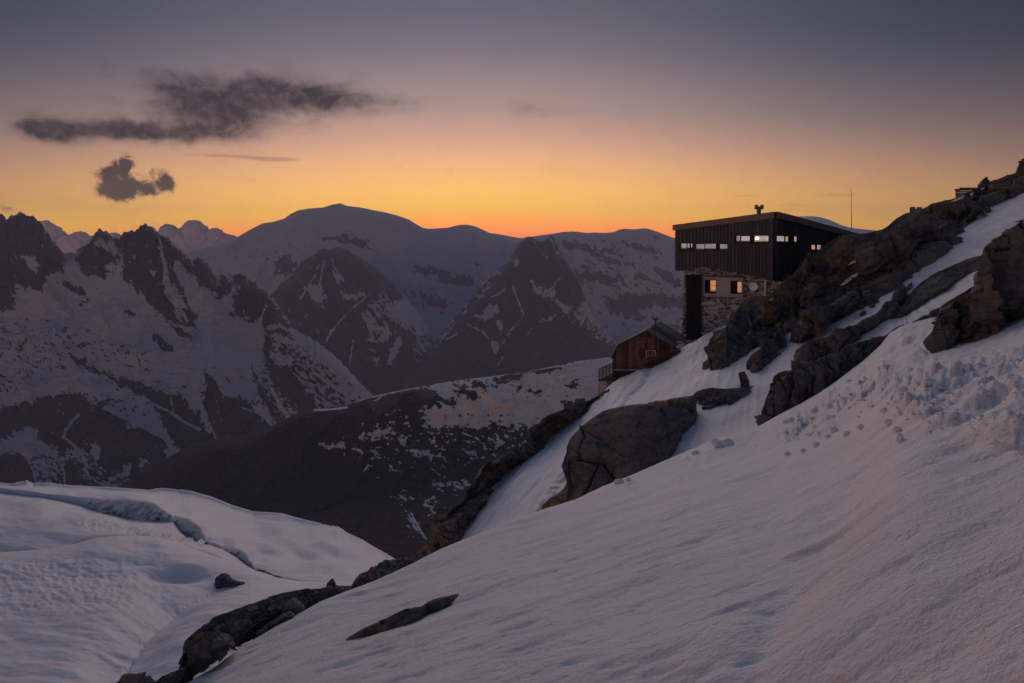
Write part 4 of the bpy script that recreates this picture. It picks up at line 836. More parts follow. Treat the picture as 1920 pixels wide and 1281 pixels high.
W1 = Wall((1266, 66.0), (1449, 62.8)); W2 = Wall((1449, 62.8), (1640, 72.5)); W3 = Wall((1266, 66.6), (1480, 62.9))
hut = empty('mountain_hut', W1.at(1360, 640), 'dark metal-clad mountain hut overhanging a rubble-stone tower, its strip windows given a glow in place of sky light', 'hut')
# window strips: (wall, x0, y0, x1, y1, panes (x0, y0, x1, y1, material))
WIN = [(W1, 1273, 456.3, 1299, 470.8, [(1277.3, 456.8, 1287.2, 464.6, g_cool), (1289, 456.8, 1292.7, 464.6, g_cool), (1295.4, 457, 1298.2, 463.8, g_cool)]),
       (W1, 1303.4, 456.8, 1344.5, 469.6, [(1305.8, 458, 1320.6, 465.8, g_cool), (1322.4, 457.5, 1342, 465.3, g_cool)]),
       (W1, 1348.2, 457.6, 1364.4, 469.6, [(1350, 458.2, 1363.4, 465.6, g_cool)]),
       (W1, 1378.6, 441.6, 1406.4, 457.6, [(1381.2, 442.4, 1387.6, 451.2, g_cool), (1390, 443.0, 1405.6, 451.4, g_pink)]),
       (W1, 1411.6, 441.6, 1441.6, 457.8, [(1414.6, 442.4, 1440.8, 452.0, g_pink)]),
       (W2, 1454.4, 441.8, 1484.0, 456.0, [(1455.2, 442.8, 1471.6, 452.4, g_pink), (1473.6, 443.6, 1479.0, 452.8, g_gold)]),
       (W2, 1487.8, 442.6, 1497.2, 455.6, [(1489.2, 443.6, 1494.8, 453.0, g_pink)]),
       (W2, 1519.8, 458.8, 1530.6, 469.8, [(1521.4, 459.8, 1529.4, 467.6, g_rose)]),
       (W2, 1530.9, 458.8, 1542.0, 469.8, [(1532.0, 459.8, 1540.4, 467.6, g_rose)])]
rp = random.Random(8); m_clad2 = plain('dark_cladding_b', (.056, .060, .092), .5, .1, bump=.01, bscale=14, var=.25)
def clad(W, top, bot, x0, x1, step):
    """standing-seam boards, cut round the window strips"""
    xs_ = np.arange(x0, x1, step); xs_ = np.append(xs_, x1)
    backing = MB()
    for a, b in zip(xs_[:-1], xs_[1:]):
        if b-a < 1: continue
        t0, t1, b0, b1 = (float(interp(q, v)) for q in (top, bot) for v in (a, b))
        spans = [(t0, t1, b0, b1)]
        for (w_, wx0, wy0, wx1, wy1, _) in WIN:
            if w_ is W and min(b, wx1)-max(a, wx0) > .45*(b-a):
                nsp = []
                for s0, s1, e0, e1 in spans:
                    if wy0 > min(s0, s1) and wy1 < max(e0, e1): nsp += [(s0, s1, wy0, wy0), (wy1, wy1, e0, e1)]
                    else: nsp.append((s0, s1, e0, e1))
                spans = nsp
        for s0, s1, e0, e1 in spans:
            m = MB(); W.slab(m, [(a+.35, s0), (b-.35, s1), (b-.35, e1), (a+.35, e0)], 0, .12)
            m.build('wall_panel', m_clad if rp.random() < .6 else m_clad2, hut)
            m = MB(); W.slab(m, [(a-.42, s0), (a+.42, s0), (a+.42, e0), (a-.42, e0)], .09, .15); m.build('seam', m_seam, hut)
T1 = [(1264, 429), (1452, 405)]; B1 = [(1264, 508), (1282, 508), (1320, 500.5), (1400, 514), (1452, 525)]
clad(W1, T1, B1, 1266.5, 1442.5, 6.52)
T2 = [(1449, 406), (1640, 458)]; B2 = [(1449, 526), (1640, 600)]
clad(W2, T2, B2, 1455, 1625, 5.6)
mb = MB()
W1.slab(mb, [(1266.5, 431), (1449, 408), (1449, 524.5), (1400, 513.5), (1320, 500), (1282, 507.6), (1266.5, 507.6)], -.20, .15)
W2.slab(mb, [(1449, 408), (1630, 457), (1630, 596), (1449, 524.5)], -.20, .15)
mb.build('wall_backing', m_seam, hut)
mb = MB(); f = [W1.at(1442.5, 404, .10), W1.at(1449, 403, .12), W2.at(1455, 405, .10)]; g = [W1.at(1442.5, 524, .10), W1.at(1449, 526, .12), W2.at(1455, 527, .10)]
bk = W1.at(1449, 465, -.6); mb.solid(f+[np.array([bk[0], bk[1], f[0][2]])], g+[np.array([bk[0], bk[1], g[0][2]])]); mb.build('corner_post', m_clad, hut)
# gabled fascia in sheets
for W, q, n_ in ((W1, [(1262.5, 422.2, 432.4), (1452, 397.3, 409.4)], 29), (W2, [(1452, 397.3, 409.4), (1487, 406, 417.5), (1622, 443.5, 453)], 27)):
    xs_ = np.linspace(q[0][0], q[-1][0], n_+1)
    for a, b in zip(xs_[:-1], xs_[1:]):
        t0, t1 = interp(q, a), interp(q, b); e0, e1 = interp(q, a, 2), interp(q, b, 2); m = MB()
        W.slab(m, [(a+.25, t0), (b-.25, t1), (b-.25, e1), (a+.25, e0)], .38, .38)
        W.slab(m, [(a-.3, t0-.3), (a+.3, t0-.3), (a+.3, e0), (a-.3, e0)], .42, .10)
        m.build('fascia_panel', m_fascia, hut)
# roof slab behind the fascia, an underside over the tower
a_, b_, c_ = W1.at(1262.5, 422.6, .36), W1.at(1452, 397.7, .36), W2.at(1622, 443.9, .36)
bd = np.array([.33, .94, 0.]); mb = MB()
top4 = [a_, b_, c_, c_+bd*7+np.array([0, 0, -.6]), b_+bd*11+np.array([0, 0, -.9]), a_+bd*11+np.array([0, 0, -.5])]
mb.solid(top4, [p-np.array([0, 0, .25]) for p in top4]); mb.build('roof', m_roof, hut)
mb = MB()
und = [W1.at(x, y-.5, -.05) for x, y in ((1266.5, 507.6), (1282, 507.6), (1320, 500.4), (1400, 513.6), (1449, 524.6))]
for i in range(4):
    q = [und[i], und[i+1], und[i+1]-W1.n*6, und[i]-W1.n*6]; mb.solid(q, [p+np.array([0, 0, .2]) for p in q])
mb.build('soffit', m_seam, hut)
mb = MB(); e_ = W1.at(1266.5, 431, -.1); e2 = W1.at(1266.5, 507.6, -.1)
sd_ = [e_, e_-W1.n*9, e2-W1.n*9, e2]; mb.solid(sd_, [p+W1.t*.2 for p in sd_]); mb.build('side_wall', m_clad, hut)
# snow left lying on the far roof slope
xs_ = np.arange(1486, 1672, 2.0)
tp_ = interp([(1486, 405.6), (1490, 406.6), (1508, 405.4), (1525, 405.6), (1539, 407.4), (1556, 412.7), (1578, 422.5), (1594, 427), (1609, 429), (1644, 432.6), (1672, 434)], xs_)
bt_ = interp([(1486, 406.2), (1600, 438.5), (1622, 446), (1672, 452)], xs_)
t = np.linspace(0, 1, 24)[:, None]; py = tp_+(bt_-tp_)*t; D = 78+(71.6-78)*t+0*py
D = np.minimum(D, 80); D = np.where(t > .9, np.minimum(D, np.interp(xs_, [1486, 1622], [66.0, 71.4])), D)
G = P(np.broadcast_to(xs_, py.shape), py, D); G[1:-1, :, 2] += .12*fbm(G[1:-1]/1.4, 3)
sheet('roof_snow', G, m_snowr, keep=False, parent=hut)
# windows of the clad storey
for W, x0, y0, x1, y1, panes in WIN:
    m = MB()
    W.slab(m, rect(x0, y0, x1, y1), -.16, .06)
    for r_ in (rect(x0-.4, y0-.5, x1+.4, y0+.3), rect(x0-.4, y1-.5, x1+.4, y1+.3), rect(x0-.4, y0+.3, x0+.4, y1-.5), rect(x1-.4, y0+.3, x1+.4, y1-.5)): W.slab(m, r_, .06, .22)
    fr = m.build('window', m_frame, hut)
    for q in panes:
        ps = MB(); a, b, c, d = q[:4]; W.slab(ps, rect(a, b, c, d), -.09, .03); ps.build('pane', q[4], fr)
        if c-a > 5:
            ss = MB(); W.slab(ss, rect(a, d+.5, c, d+1.3), -.02, .10); ss.build('sill', m_sill, fr)
        m2 = MB()
        for r_ in (rect(a-.5, b-.4, a, d+.4), rect(c, b-.4, c+.5, d+.4), rect(a, b-.4, c, b), rect(a, d, c, d+.4)): W.slab(m2, r_, -.05, .08)
        m2.build('frame', m_frame, fr)
# rubble tower
TW = [(1283, 509), (1320, 500.6), (1400, 514), (1450, 525), (1476, 531), (1476, 600), (1380, 640), (1300, 668), (1278.6, 668)]
mb = MB(); W3.slab(mb, TW, -.12, .5); mb.build('tower_wall', m_mortar, hut)
mb = MB(); e_ = W3.at(1283, 509, -.1); e2 = W3.at(1278.8, 668, -.1); sd_ = [e_, e_-W3.n*7, e2-W3.n*7, e2]; mb.solid(sd_, [p+W3.t*.2 for p in sd_]); mb.build('tower_side', m_mortar, hut)
rs = random.Random(5)
EXC = [rect(1286.5, 515.5, 1315, 636), rect(1319.3, 518, 1395, 559.5)]
def inpoly(x, y, q):
    c = False
    for (x0, y0), (x1, y1) in zip(q, q[1:]+q[:1]):
        if (y0 > y) != (y1 > y) and x < (x1-x0)*(y-y0)/(y1-y0)+x0: c = not c
    return c
V, Fc, tone = [], [], []
y = 501.0
while y < 664:
    hgt = rs.uniform(1.7, 3.6); x = 1278+rs.uniform(-2, 2)
    while x < 1476:
        wd = rs.uniform(2.6, 8.5) if hgt > 2.2 else rs.uniform(3.5, 9.5)
        cx_, cy_ = x+wd/2, y+hgt/2
        if inpoly(cx_, cy_, TW) and not any(inpoly(cx_, cy_, q) or inpoly(x+.6, cy_, q) or inpoly(x+wd-.6, cy_, q) for q in EXC):
            j = lambda k: rs.uniform(-k, k); off = rs.uniform(-.02, .13)
            dy_ = (cx_-1280)*0
            q = [(x+.2+j(.3), y+.2+j(.3)), (cx_+j(.5), y+.05+j(.25)), (x+wd-.2+j(.3), y+.2+j(.3)), (x+wd-.15, cy_+j(.3)), (x+wd-.2+j(.3), y+hgt-.2+j(.3)), (cx_+j(.5), y+hgt-.1+j(.2)), (x+.2+j(.3), y+hgt-.2+j(.3)), (x+.1, cy_+j(.3))]
            f = [W3.at(a, b, off-.02+j(.025)) for a, b in q]; o_ = len(V)
            V += f+[p-W3.n*.25 for p in f]+[W3.at(cx_, cy_, off+.03)]
            n_ = 8
            Fc += [(o_+i, o_+(i+1) % n_, o_+16) for i in range(n_)]+[(o_+i, o_+i+n_, o_+(i+1) % n_+n_, o_+(i+1) % n_) for i in range(n_)]
            tone += [rs.random()]*17
        x += wd
    y += hgt
m, t_, b_s = new_mat('rubble_stone'); a_ = t_.node('ShaderNodeAttribute', attribute_name='tone').outputs['Fac']
c_ = t_.ramp(a_, [(0, (.07, .065, .065)), (.25, (.32, .31, .31)), (.55, (.50, .49, .49)), (.88, (.66, .64, .63)), (.93, (.22, .12, .10)), (1, (.30, .19, .15))])
co_ = t_.node('ShaderNodeNewGeometry').outputs['Position']; nz_ = t_.noise(co_, 9, 5)
t_.l.new(t_.vmath('SCALE', c_, scale=t_.maprange(nz_, .2, .8, .6, 1.35)), b_s.inputs['Base Color']); b_s.inputs['Roughness'].default_value = .9
t_.l.new(t_.node('ShaderNodeBump', {'Height': nz_, 'Distance': .05, 'Strength': .8}).outputs[0], b_s.inputs['Normal'])
st = mesh_obj('stone_masonry', V, Fc, m, hut, attrs={'tone': tone}); st['kind'] = 'stuff'
# tall black shutter with bolt heads
mb = MB(); W3.slab(mb, rect(1287.3, 516.5, 1299.9, 636), .16, .3); W3.slab(mb, rect(1300.5, 516.5, 1313.6, 636), .16, .3); W3.slab(mb, rect(1286.6, 515.7, 1314.4, 517), .20, .3)
sh = mb.build('tall_shutter', m_black, hut); sh['label'] = 'tall narrow black shutter running down the stone tower'
for k in range(6):
    for x_ in (1293.2, 1305.6):
        m = MB(); y_ = 536.6+k*19.6; c0 = W3.at(x_-.01*k*10, y_, .16); m.tube(c0, c0+W3.n*.04, .026, 6); m.build('bolt', m_fascia, sh)
# rendered bay with two deep windows
mb = MB(); W3.slab(mb, rect(1343, 521.6, 1370, 555), .10, .4); W3.slab(mb, rect(1321, 521, 1343, 524.4), .10, .4)
W3.slab(mb, rect(1370, 521.6, 1392, 526.5), .10, .4); W3.slab(mb, [(1321, 549.6), (1343, 550.6), (1343, 555), (1321, 554)], .14, .4); W3.slab(mb, [(1370, 551), (1392, 552), (1392, 557), (1370, 555.6)], .14, .4)
bay = mb.build('rendered_bay', m_conc, hut)
mb = MB()
for r_ in ([(1320, 519.4), (1394, 521), (1394, 523), (1320, 521.4)], rect(1320, 521.4, 1321.4, 555), rect(1391.6, 523, 1393.6, 558), [(1321.4, 553.6), (1391.6, 556), (1391.6, 558), (1321.4, 555.6)]): W3.slab(mb, r_, .22, .5)
mb.build('surround', m_conc, bay)
for x0, x1, y0, y1, ax, bx, ay, by in ((1321.4, 1343, 524.4, 549.8, 1332.2, 1342, 526, 544.6), (1367.8, 1391.4, 526.4, 551.2, 1382.8, 1390.4, 528.8, 547.4)):
    m = MB(); W3.slab(m, rect(x0, y0, x1, y1), -.09, .06)
    wn = m.build('window', m_black, hut)
    m = MB(); W3.slab(m, rect(x0+.2, y0+.6, ax-.7, y1-1), -.01, .06); m.build('shutter', m_black, wn)
    m = MB(); W3.slab(m, rect(ax, ay, bx, by), -.055, .03); m.build('pane', g_warm, wn)
    if x0 < 1340:
        m = MB(); W3.slab(m, rect(ax, ay, ax+3.2, by), -.035, .015); m.build('curtain', g_blind, wn)
    m = MB(); W3.slab(m, rect(ax-1.5, by+.6, bx+.5, by+2), -.02, .25); m.build('sill', m_sill, wn)
    m = MB()
    for r_ in (rect(ax-.6, ay-.6, bx+.8, ay), rect(bx, ay, bx+1.2, by+.6), rect(ax-.6, ay, ax, by)): W3.slab(m, r_, -.01, .1)
    for r_ in ((rect(ax+.1, ay+(by-ay)*.5, bx-.1, ay+(by-ay)*.5+.5)),): W3.slab(m, r_, -.025, .02)
    m.build('frame', m_frame, wn)
# white pipe frame on the tower, red box frame
mb = MB()
for (a, b), (c, d), r_ in (((1418.4, 524.5), (1418.4, 530), .05), ((1418, 524.6), (1443.5, 526.4), .05), ((1435.4, 526), (1434.4, 554), .11), ((1419, 548.2), (1434.4, 548.8), .05), ((1446, 560), (1458, 546), .05)):
    mb.tube(W3.at(a, b, .22), W3.at(c, d, .22), r_, 6)
mb.build('pipe_frame', m_white, hut)
mb = MB()
for r_ in (rect(1368, 592.6, 1376, 594.3), rect(1368, 594.3, 1369.8, 601.4), rect(1374.6, 594.3, 1376, 601.4), rect(1369.8, 600, 1374.6, 601.4)): W3.slab(mb, r_, .22, .25)
mb.build('red_frame', plain('red_paint', (.35, .012, .02), .5), hut)
# roof chimney with two cowls
cb = W1.at(1421.6, 404, -1.2)
mb = MB(); s_ = cb[1]/F; mb.box(cb+np.array([0, 0, .25]), 3.0*s_, 3.0*s_, 12*s_)
for dx in (-5.2, 5.2): mb.box(cb+np.array([dx*s_, 0, 15.4*s_]), 2.3*s_, 2.6*s_, 3.6*s_)
mb.box(cb+np.array([0, 0, 14.2*s_]), 7.4*s_, 2.2*s_, 1.6*s_)
ch = mb.build('chimney', plain('chimney_metal', (.10, .085, .085), .6), hut)
m = MB()
for dx in (-5.2, 5.2): m.box(cb+np.array([dx*s_, 0, 19.4*s_]), 2.7*s_, 3.0*s_, .45*s_)
m.build('cowl', m_frame, ch)
# dish, mast, lamp stand on the hut but are things of their own
dc = W3.at(1413.2, 537.4, .55); dish = empty('satellite_dish', dc, 'round white satellite dish on the stone tower, right of the two warm windows', 'satellite dish')
R_ = 8.1*dc[1]/F; V, Fc = [], []
nrm = W3.n*.97+np.array([-.05, 0, .2]); nrm /= np.linalg.norm(nrm); ux = np.cross(nrm, (0, 0, 1)); ux /= np.linalg.norm(ux); uy = np.cross(ux, nrm)
NR, NA = 7, 36
for side in (0, 1):
    for i in range(NR+1):
        for k in range(NA):
            r_ = R_*i/NR; V.append(dc+ux*r_*cos(2*pi*k/NA)*.97+uy*r_*sin(2*pi*k/NA)+nrm*(.16*(i/NR)**2-.1-.02*side))
def rid(s, i, k): return s*(NR+1)*NA+i*NA+k % NA
for s in (0, 1):
    for i in range(NR):
        for k in range(NA): Fc.append((rid(s, i, k), rid(s, i+1, k), rid(s, i+1, k+1), rid(s, i, k+1)))
for k in range(NA): Fc.append((rid(0, NR, k), rid(1, NR, k), rid(1, NR, k+1), rid(0, NR, k+1)))
mesh_obj('reflector', V, Fc, plain('dish_white', (.88, .90, .95), .5), dish, smooth=True)
mb = MB(); mb.tube(dc-nrm*.1, W3.at(1414, 541, .0), .05, 8); mb.tube(dc-uy*R_*.6-nrm*.05, W3.at(1413.5, 552, .12), .04, 6); mb.build('bracket', m_white, dish)
mb = MB(); tip = dc+nrm*.45-ux*(-R_*.2); tip = dc+nrm*.42-ux*R_*.9
mb.tube(dc-ux*R_*.95+nrm*.05, tip-ux*.12, .018, 6); mb.tube(tip-ux*.12, tip-ux*.22, .05, 8); mb.build('receiver_arm', m_white, dish)
mast = empty('antenna_mast', P(1596.6, 440, 76), 'thin tall antenna mast standing in the roof snow against the orange sky', 'antenna')
mb = MB(); mb.tube(P(1597, 446, 76), P(1596.4, 402, 76), .045, 6, .035); mb.build('pole', m_frame, mast)
mb = MB(); mb.tube(P(1596.4, 402, 76), P(1596, 353, 76), .030, 6, .018); mb.build('whip', m_frame, mast)
lc = W1.at(1419.8, 447.2, .10); lamp = empty('lamp', lc, 'small glowing yellow lamp in the strip window left of the hut corner', 'lamp')
import bmesh
def ico(sub, r=1.0):
    bm = bmesh.new(); bmesh.ops.create_icosphere(bm, subdivisions=sub, radius=r)
    v = np.array([x.co[:] for x in bm.verts]); f = np.array([[q.index for q in x.verts] for x in bm.faces]); bm.free(); return v, f
m_bulb, t_, b_s = new_mat('bulb_light'); b_s.inputs['Emission Color'].default_value = (1, .70, .18, 1); b_s.inputs['Emission Strength'].default_value = 9
v, f = ico(2, .14); mesh_obj('bulb', v+lc, f, m_bulb, lamp, smooth=True)
v, f = ico(2, .05); mb = MB(); mb.tube(lc-W1.n*.02+np.array([0, 0, -.12]), lc-W1.n*.02+np.array([0, 0, -.22]), .06, 8); mb.build('socket', m_frame, lamp)

# ------------------------------------------------------------------ wooden chalet with a bent roof
m_wood = [plain('old_larch_%d' % i, c, .85, bump=.02, bscale=6, var=.5) for i, c in enumerate([(.085, .052, .043), (.12, .078, .062), (.050, .032, .027), (.165, .11, .088)])]
m_door = plain('door_wood', (.19, .085, .055), .8, bump=.02, bscale=8, var=.3)
WC = Wall((1148.5, 58.6), (1274, 57.6))
cha = empty('chalet', WC.at(1200, 695), 'small dark wooden chalet with bent metal roof on the slope below the stone tower', 'chalet')
CTOP = [(1148, 668.6), (1161, 645), (1211.3, 620), (1262.5, 648), (1274, 656)]
rs = random.Random(3); x = 1148.6
while x < 1273:
    wd = rs.uniform(2.3, 4.0); x1 = min(x+wd, 1273.5)
    e = 693 if x < 1197 else 702
    m = MB(); WC.slab(m, [(x+.12, float(interp(CTOP, x))), (x1-.12, float(interp(CTOP, x1))), (x1-.12, e), (x+.12, e)], rs.uniform(0, .04), .1)
    m.build('plank', rs.choice(m_wood), cha); x = x1
mb = MB(); WC.slab(mb, [(1149, 669), (1161, 645.8), (1211.3, 620.8), (1262, 648.6), (1273, 656), (1273, 702), (1149, 693)], -.08, .1); mb.build('wall_backing', m_wood[2], cha)
for nm, r_ in (('door', rect(1197, 634.6, 1209.6, 654)), ('door', rect(1213.2, 634.6, 1228.6, 656)), ('lower_door', rect(1197, 673.5, 1225, 694))):
    m = MB(); (x0, y0), _, (x1, y1), _ = r_; WC.slab(m, r_, .10, .08); d_ = m.build(nm, m_door, cha)
    m = MB()
    for q in (rect(x0, y0, x1, y0+1), rect(x0, y1-1, x1, y1), rect(x0, y0+1, x0+1, y1-1), rect(x1-1, y0+1, x1, y1-1), rect(x0+1, (y0+y1)/2-.4, x1-1, (y0+y1)/2+.4)): WC.slab(m, q, .14, .035)
    m.build('batten', m_wood[3], d_)
mb = MB()
for r_ in (rect(1195.6, 632.4, 1226, 633.8), rect(1196.8, 671, 1225, 672.4)): WC.slab(mb, r_, .22, .2)
mb.build('lintel', plain('grey_beam', (.16, .15, .155), .8), cha)
mb = MB()
for a, b in (((1211, 656.5), (1228.8, 656.5)), ((1211, 667), (1228.8, 667)), ((1211.6, 656), (1211.6, 672)), ((1228.4, 656), (1228.4, 672))): mb.tube(WC.at(*a, .32), WC.at(*b, .32), .03, 6)
for k in range(3): mb.tube(WC.at(1216+k*4, 656.5, .32), WC.at(1216+k*4, 667, .32), .015, 4)
mb.build('guard_rail', m_sill, cha)
bk = np.array([.38, .925, 0]); LEN = 6.6
edges = [(1145.8, 670.4), (1158.8, 644.6), (1211.6, 617.6), (1264.6, 648.8)]
ep = [WC.at(*e, .35) for e in edges]
for i, nm in enumerate(('roof', 'roof', 'roof')):
    m = MB(); L_ = LEN if i > 0 else LEN; q = [ep[i], ep[i+1], ep[i+1]+bk*L_, ep[i]+bk*L_]; m.solid(q, [p-np.array([0, 0, .13]) for p in q]); rf = m.build(nm, plain('chalet_roof_%d' % i, (.055, .06, .072), .8, 0, bump=.01, bscale=8), cha)
    if i == 2:
        m = MB()
        for k in (.36, .50):
            q = [ep[2]+bk*L_*k+np.array([0, 0, .02]), ep[3]+bk*L_*k+np.array([0, 0, .02])]; m.tube(q[0]+np.array([0, 0, .06]), q[1]+np.array([0, 0, .06]), .07, 6)
        m.build('roof_batten', plain('roof_batten', (.20, .18, .17), .7), rf)
m = MB()
for a, b in zip(edges[:-1], edges[1:]): WC.slab(m, [(a[0], a[1]), (b[0], b[1]), (b[0], b[1]+2.0), (a[0], a[1]+2.0)], .40, .06)
m.build('verge_board', plain('verge', (.06, .06, .068), .7), cha)
pc = ep[2]+bk*4.2; s_ = pc[1]/F; m = MB(); m.tube(pc, pc+np.array([0, 0, 9*s_]), 1.7*s_, 8); cm = m.build('chimney_pipe', plain('pipe', (.12, .10, .10), .6), cha)
m = MB()
for dx in (-3, 3): m.box(pc+np.array([dx*s_, 0, 11*s_]), 1.0*s_, 1.6*s_, 3.0*s_)
m.box(pc+np.array([0, 0, 10*s_]), 4*s_, 1.4*s_, .8*s_); m.build('cowl', m_frame, cm)
m = MB(); WC.slab(m, rect(1148.8, 692.4, 1197, 695.0), .12, .4); m.build('base_beam', plain('pale_beam', (.30, .29, .31), .8), cha)
m = MB(); WC.slab(m, [(1148.8, 695.0), (1199, 695.0), (1199, 712), (1148.8, 716)], .02, .8); m.build('foundation', m_wood[2], cha)
m = MB(); WC.slab(m, rect(1269, 639.5, 1276.5, 641), .6, .5); WC.slab(m, rect(1269, 642.2, 1276.5, 643.5), .6, .5); m.build('beam_end', plain('fresh_timber', (.30, .23, .16), .8), cha)
# deck, railing, concrete foot
r0, r1 = P(1123.5, 692, 57.2), P(1149, 692, 60.2); r1[2] = r0[2]; hgt = .85
dk = empty('deck', r0-np.array([0, 0, hgt]), 'small wooden deck with slatted railing at the left end of the chalet', 'deck')
for k in range(8):
    m = MB(); z_ = np.array([0, 0, hgt*k/8.0]); m.tube(r0-z_, r1-z_, .04 if k == 0 else .027, 5); m.build('rail', m_wood[3], dk)
for k in range(5):
    a = r0+(r1-r0)*k/4; m = MB(); m.box(a-np.array([0, 0, hgt/2]), .035, .035, hgt/2, .7); m.build('post', m_wood[1], dk)
rr = r0+np.array([1.15, .25, 0])
for k in range(5):
    m = MB(); z_ = np.array([0, 0, hgt*k/5.0]); m.tube(r0-z_, r0-z_+np.array([.0, 0, 0])+(rr-r0)*.02, .02, 5) if 0 else None
m = MB(); dz = np.array([0, 0, -hgt-.02]); q = [r0+dz-np.array([.06, .1, 0]), r0+dz+np.array([3.4, .3, 0]), r1+dz+np.array([2.8, .1, 0]), r1+dz]; m.solid(q, [p-np.array([0, 0, .16]) for p in q]); m.build('floor', m_wood[2], dk)
m = MB(); q0 = [P(1123, 713, 57.4), P(1137, 713, 57.1), P(1150, 713, 58.6), P(1136, 713, 59.5)]; zt = r0[2]-hgt-.19
q0 = [np.array([p[0], p[1], zt]) for p in q0]; q1 = [p+np.array([-.12 if i in (0, 3) else .1, 0, -1.7]) for i, p in enumerate(q0)]; m.solid(q0, q1); m.build('concrete_foot', m_conc, dk)

# ------------------------------------------------------------------ small things on the skyline
st_m = rock_mat('stacked_stone', c1=(.06, .055, .052), c2=(.15, .14, .135), s=3)
SB = Wall((1788, 90), (1845, 88)); she = empty('stone_shelter', SB.at(1812, 372), 'low flat-roofed stone shelter on the skyline left of the smaller cairn', 'shelter')
m = MB(); SB.slab(m, rect(1791.4, 357.4, 1836, 378), 0, 3); m.build('wall', plain('shelter_wall', (.14, .125, .125), .9, bump=.04, bscale=5, var=.3), she)
m = MB(); SB.slab(m, [(1790.4, 354.6), (1800, 354.6), (1800, 357.4), (1790.4, 357.4)], .3, 3.4); SB.slab(m, rect(1798.8, 352, 1837.5, 355.2), .3, 3.4); m.build('roof', m_roof, she)
m = MB(); SB.slab(m, rect(1800, 357.2, 1836, 358.6), .2, .2); SB.slab(m, rect(1793, 360.4, 1836, 361.4), .1, .2); m.build('ledge', m_sill, she)
CH = Wall((1705, 92), (1740, 92)); chw = empty('wall_stub', CH.at(1720, 396), 'ruined low stone wall with two stubby posts on the orange skyline', 'ruin')
m = MB(); CH.slab(m, [(1711, 392), (1716, 391), (1724, 391.6), (1733, 392), (1733, 402), (1711, 402)], 0, .6); m.build('wall', st_m, chw)
for q in (rect(1711, 388, 1715.6, 402), rect(1724, 388.2, 1728, 402)):
    m = MB(); CH.slab(m, q, .06, .7); m.build('post', st_m, chw)
m = MB(); CH.slab(m, [(1731.6, 391), (1734.6, 390.6), (1735, 400), (1731.4, 400)], .06, .6); m.build('stone', st_m, chw)
def cairn(stones, Dd, label, seed):
    r_ = random.Random(seed); c0 = empty('cairn', P(stones[0][0], stones[0][1], Dd), label, 'cairn')
    for (sx, sy, hw, hh) in stones:
        v, f = ico(2, 1.0); v = v+.35*np.stack([perlin(v*1.4+r_.random()*40) for _ in range(3)], -1); v = np.clip(v, -.82, .82)
        s_ = Dd/F; a = r_.uniform(-.12, .12); v = v*np.array([hw*s_*1.25, hw*s_, hh*s_*1.3]); v[:, 2] += v[:, 0]*a
        mesh_obj('stone', v+P(sx, sy, Dd+r_.uniform(-.12, .12)), f, st_m, c0)
cairn([(1838, 349, 4, 2.6), (1845, 349, 4.6, 2.6), (1853, 348, 4.4, 2.8), (1860, 347, 3.6, 2.2), (1839, 345.5, 3.2, 1.8), (1846, 345, 4.2, 2), (1854, 344, 4, 2), (1842, 341.4, 3.6, 1.7), (1849.5, 341, 4.2, 1.9), (1856, 341.4, 2.8, 1.6), (1845, 338.2, 3.4, 1.5), (1851.6, 338, 3, 1.5), (1848, 335.6, 3.2, 1.2), (1849.4, 333.4, 2.4, 1.2)],
      79, 'squat pyramid cairn of stacked stones on the skyline beside the stone shelter', 4)
cairn([(1914, 322, 7, 2.4), (1926, 322, 6, 2.4), (1912, 318.4, 5, 1.8), (1921, 318, 6, 1.8), (1915, 314.8, 6, 1.7), (1924, 314.8, 5, 1.7), (1914, 311.4, 4.6, 1.5), (1922, 311, 4, 1.6), (1913.6, 308.6, 3, 1.2), (1922, 308, 3.2, 1.6), (1917, 305.6, 6.4, 1.2), (1913.4, 302.6, 3, 1), (1919, 302.4, 5, 1.2), (1918.4, 299.4, 2.4, 1.6)],
      76, 'taller slim cairn cut by the right edge of the view, on the highest rock', 9)

# ------------------------------------------------------------------ snow patches, tufts of dry grass, snow clods
KEYS_CLIFF = [k for k in SURF if k not in ('mountain', 'hill', 'glacier', 'mid_slope', 'near_slope')]
def patch(poly, keys, off=.18, step=1.6):
    q = np.array(poly, float); x0, x1 = q[:, 0].min(), q[:, 0].max(); xs_ = np.linspace(x0+.05, x1-.05, max(5, int((x1-x0)/step)))
    tp_, bt_ = [], []
    for x in xs_:
        ys = []
        for a, b in zip(q, np.roll(q, -1, 0)):
            if (a[0] <= x) != (b[0] <= x): ys.append(a[1]+(b[1]-a[1])*(x-a[0])/(b[0]-a[0]))
        tp_.append(min(ys)); bt_.append(max(ys))
    t = np.linspace(0, 1, 6)[:, None]; tp_ = np.array(tp_); bt_ = np.array(bt_); py = tp_+(bt_-tp_)*t; px = np.broadcast_to(xs_, py.shape)
    D = np.array([[(depth_at(keys, a, b, 7) or 60) for a, b in zip(r1_, r2_)] for r1_, r2_ in zip(px, py)])
    D = np.minimum(D, np.median(D)+1.0)-off; D[0] += .5; D[-1] += .4
    G = P(px, py, D); o = sheet('snow_patch', G, MS_patch, keep=False); tag(o, kind='stuff')
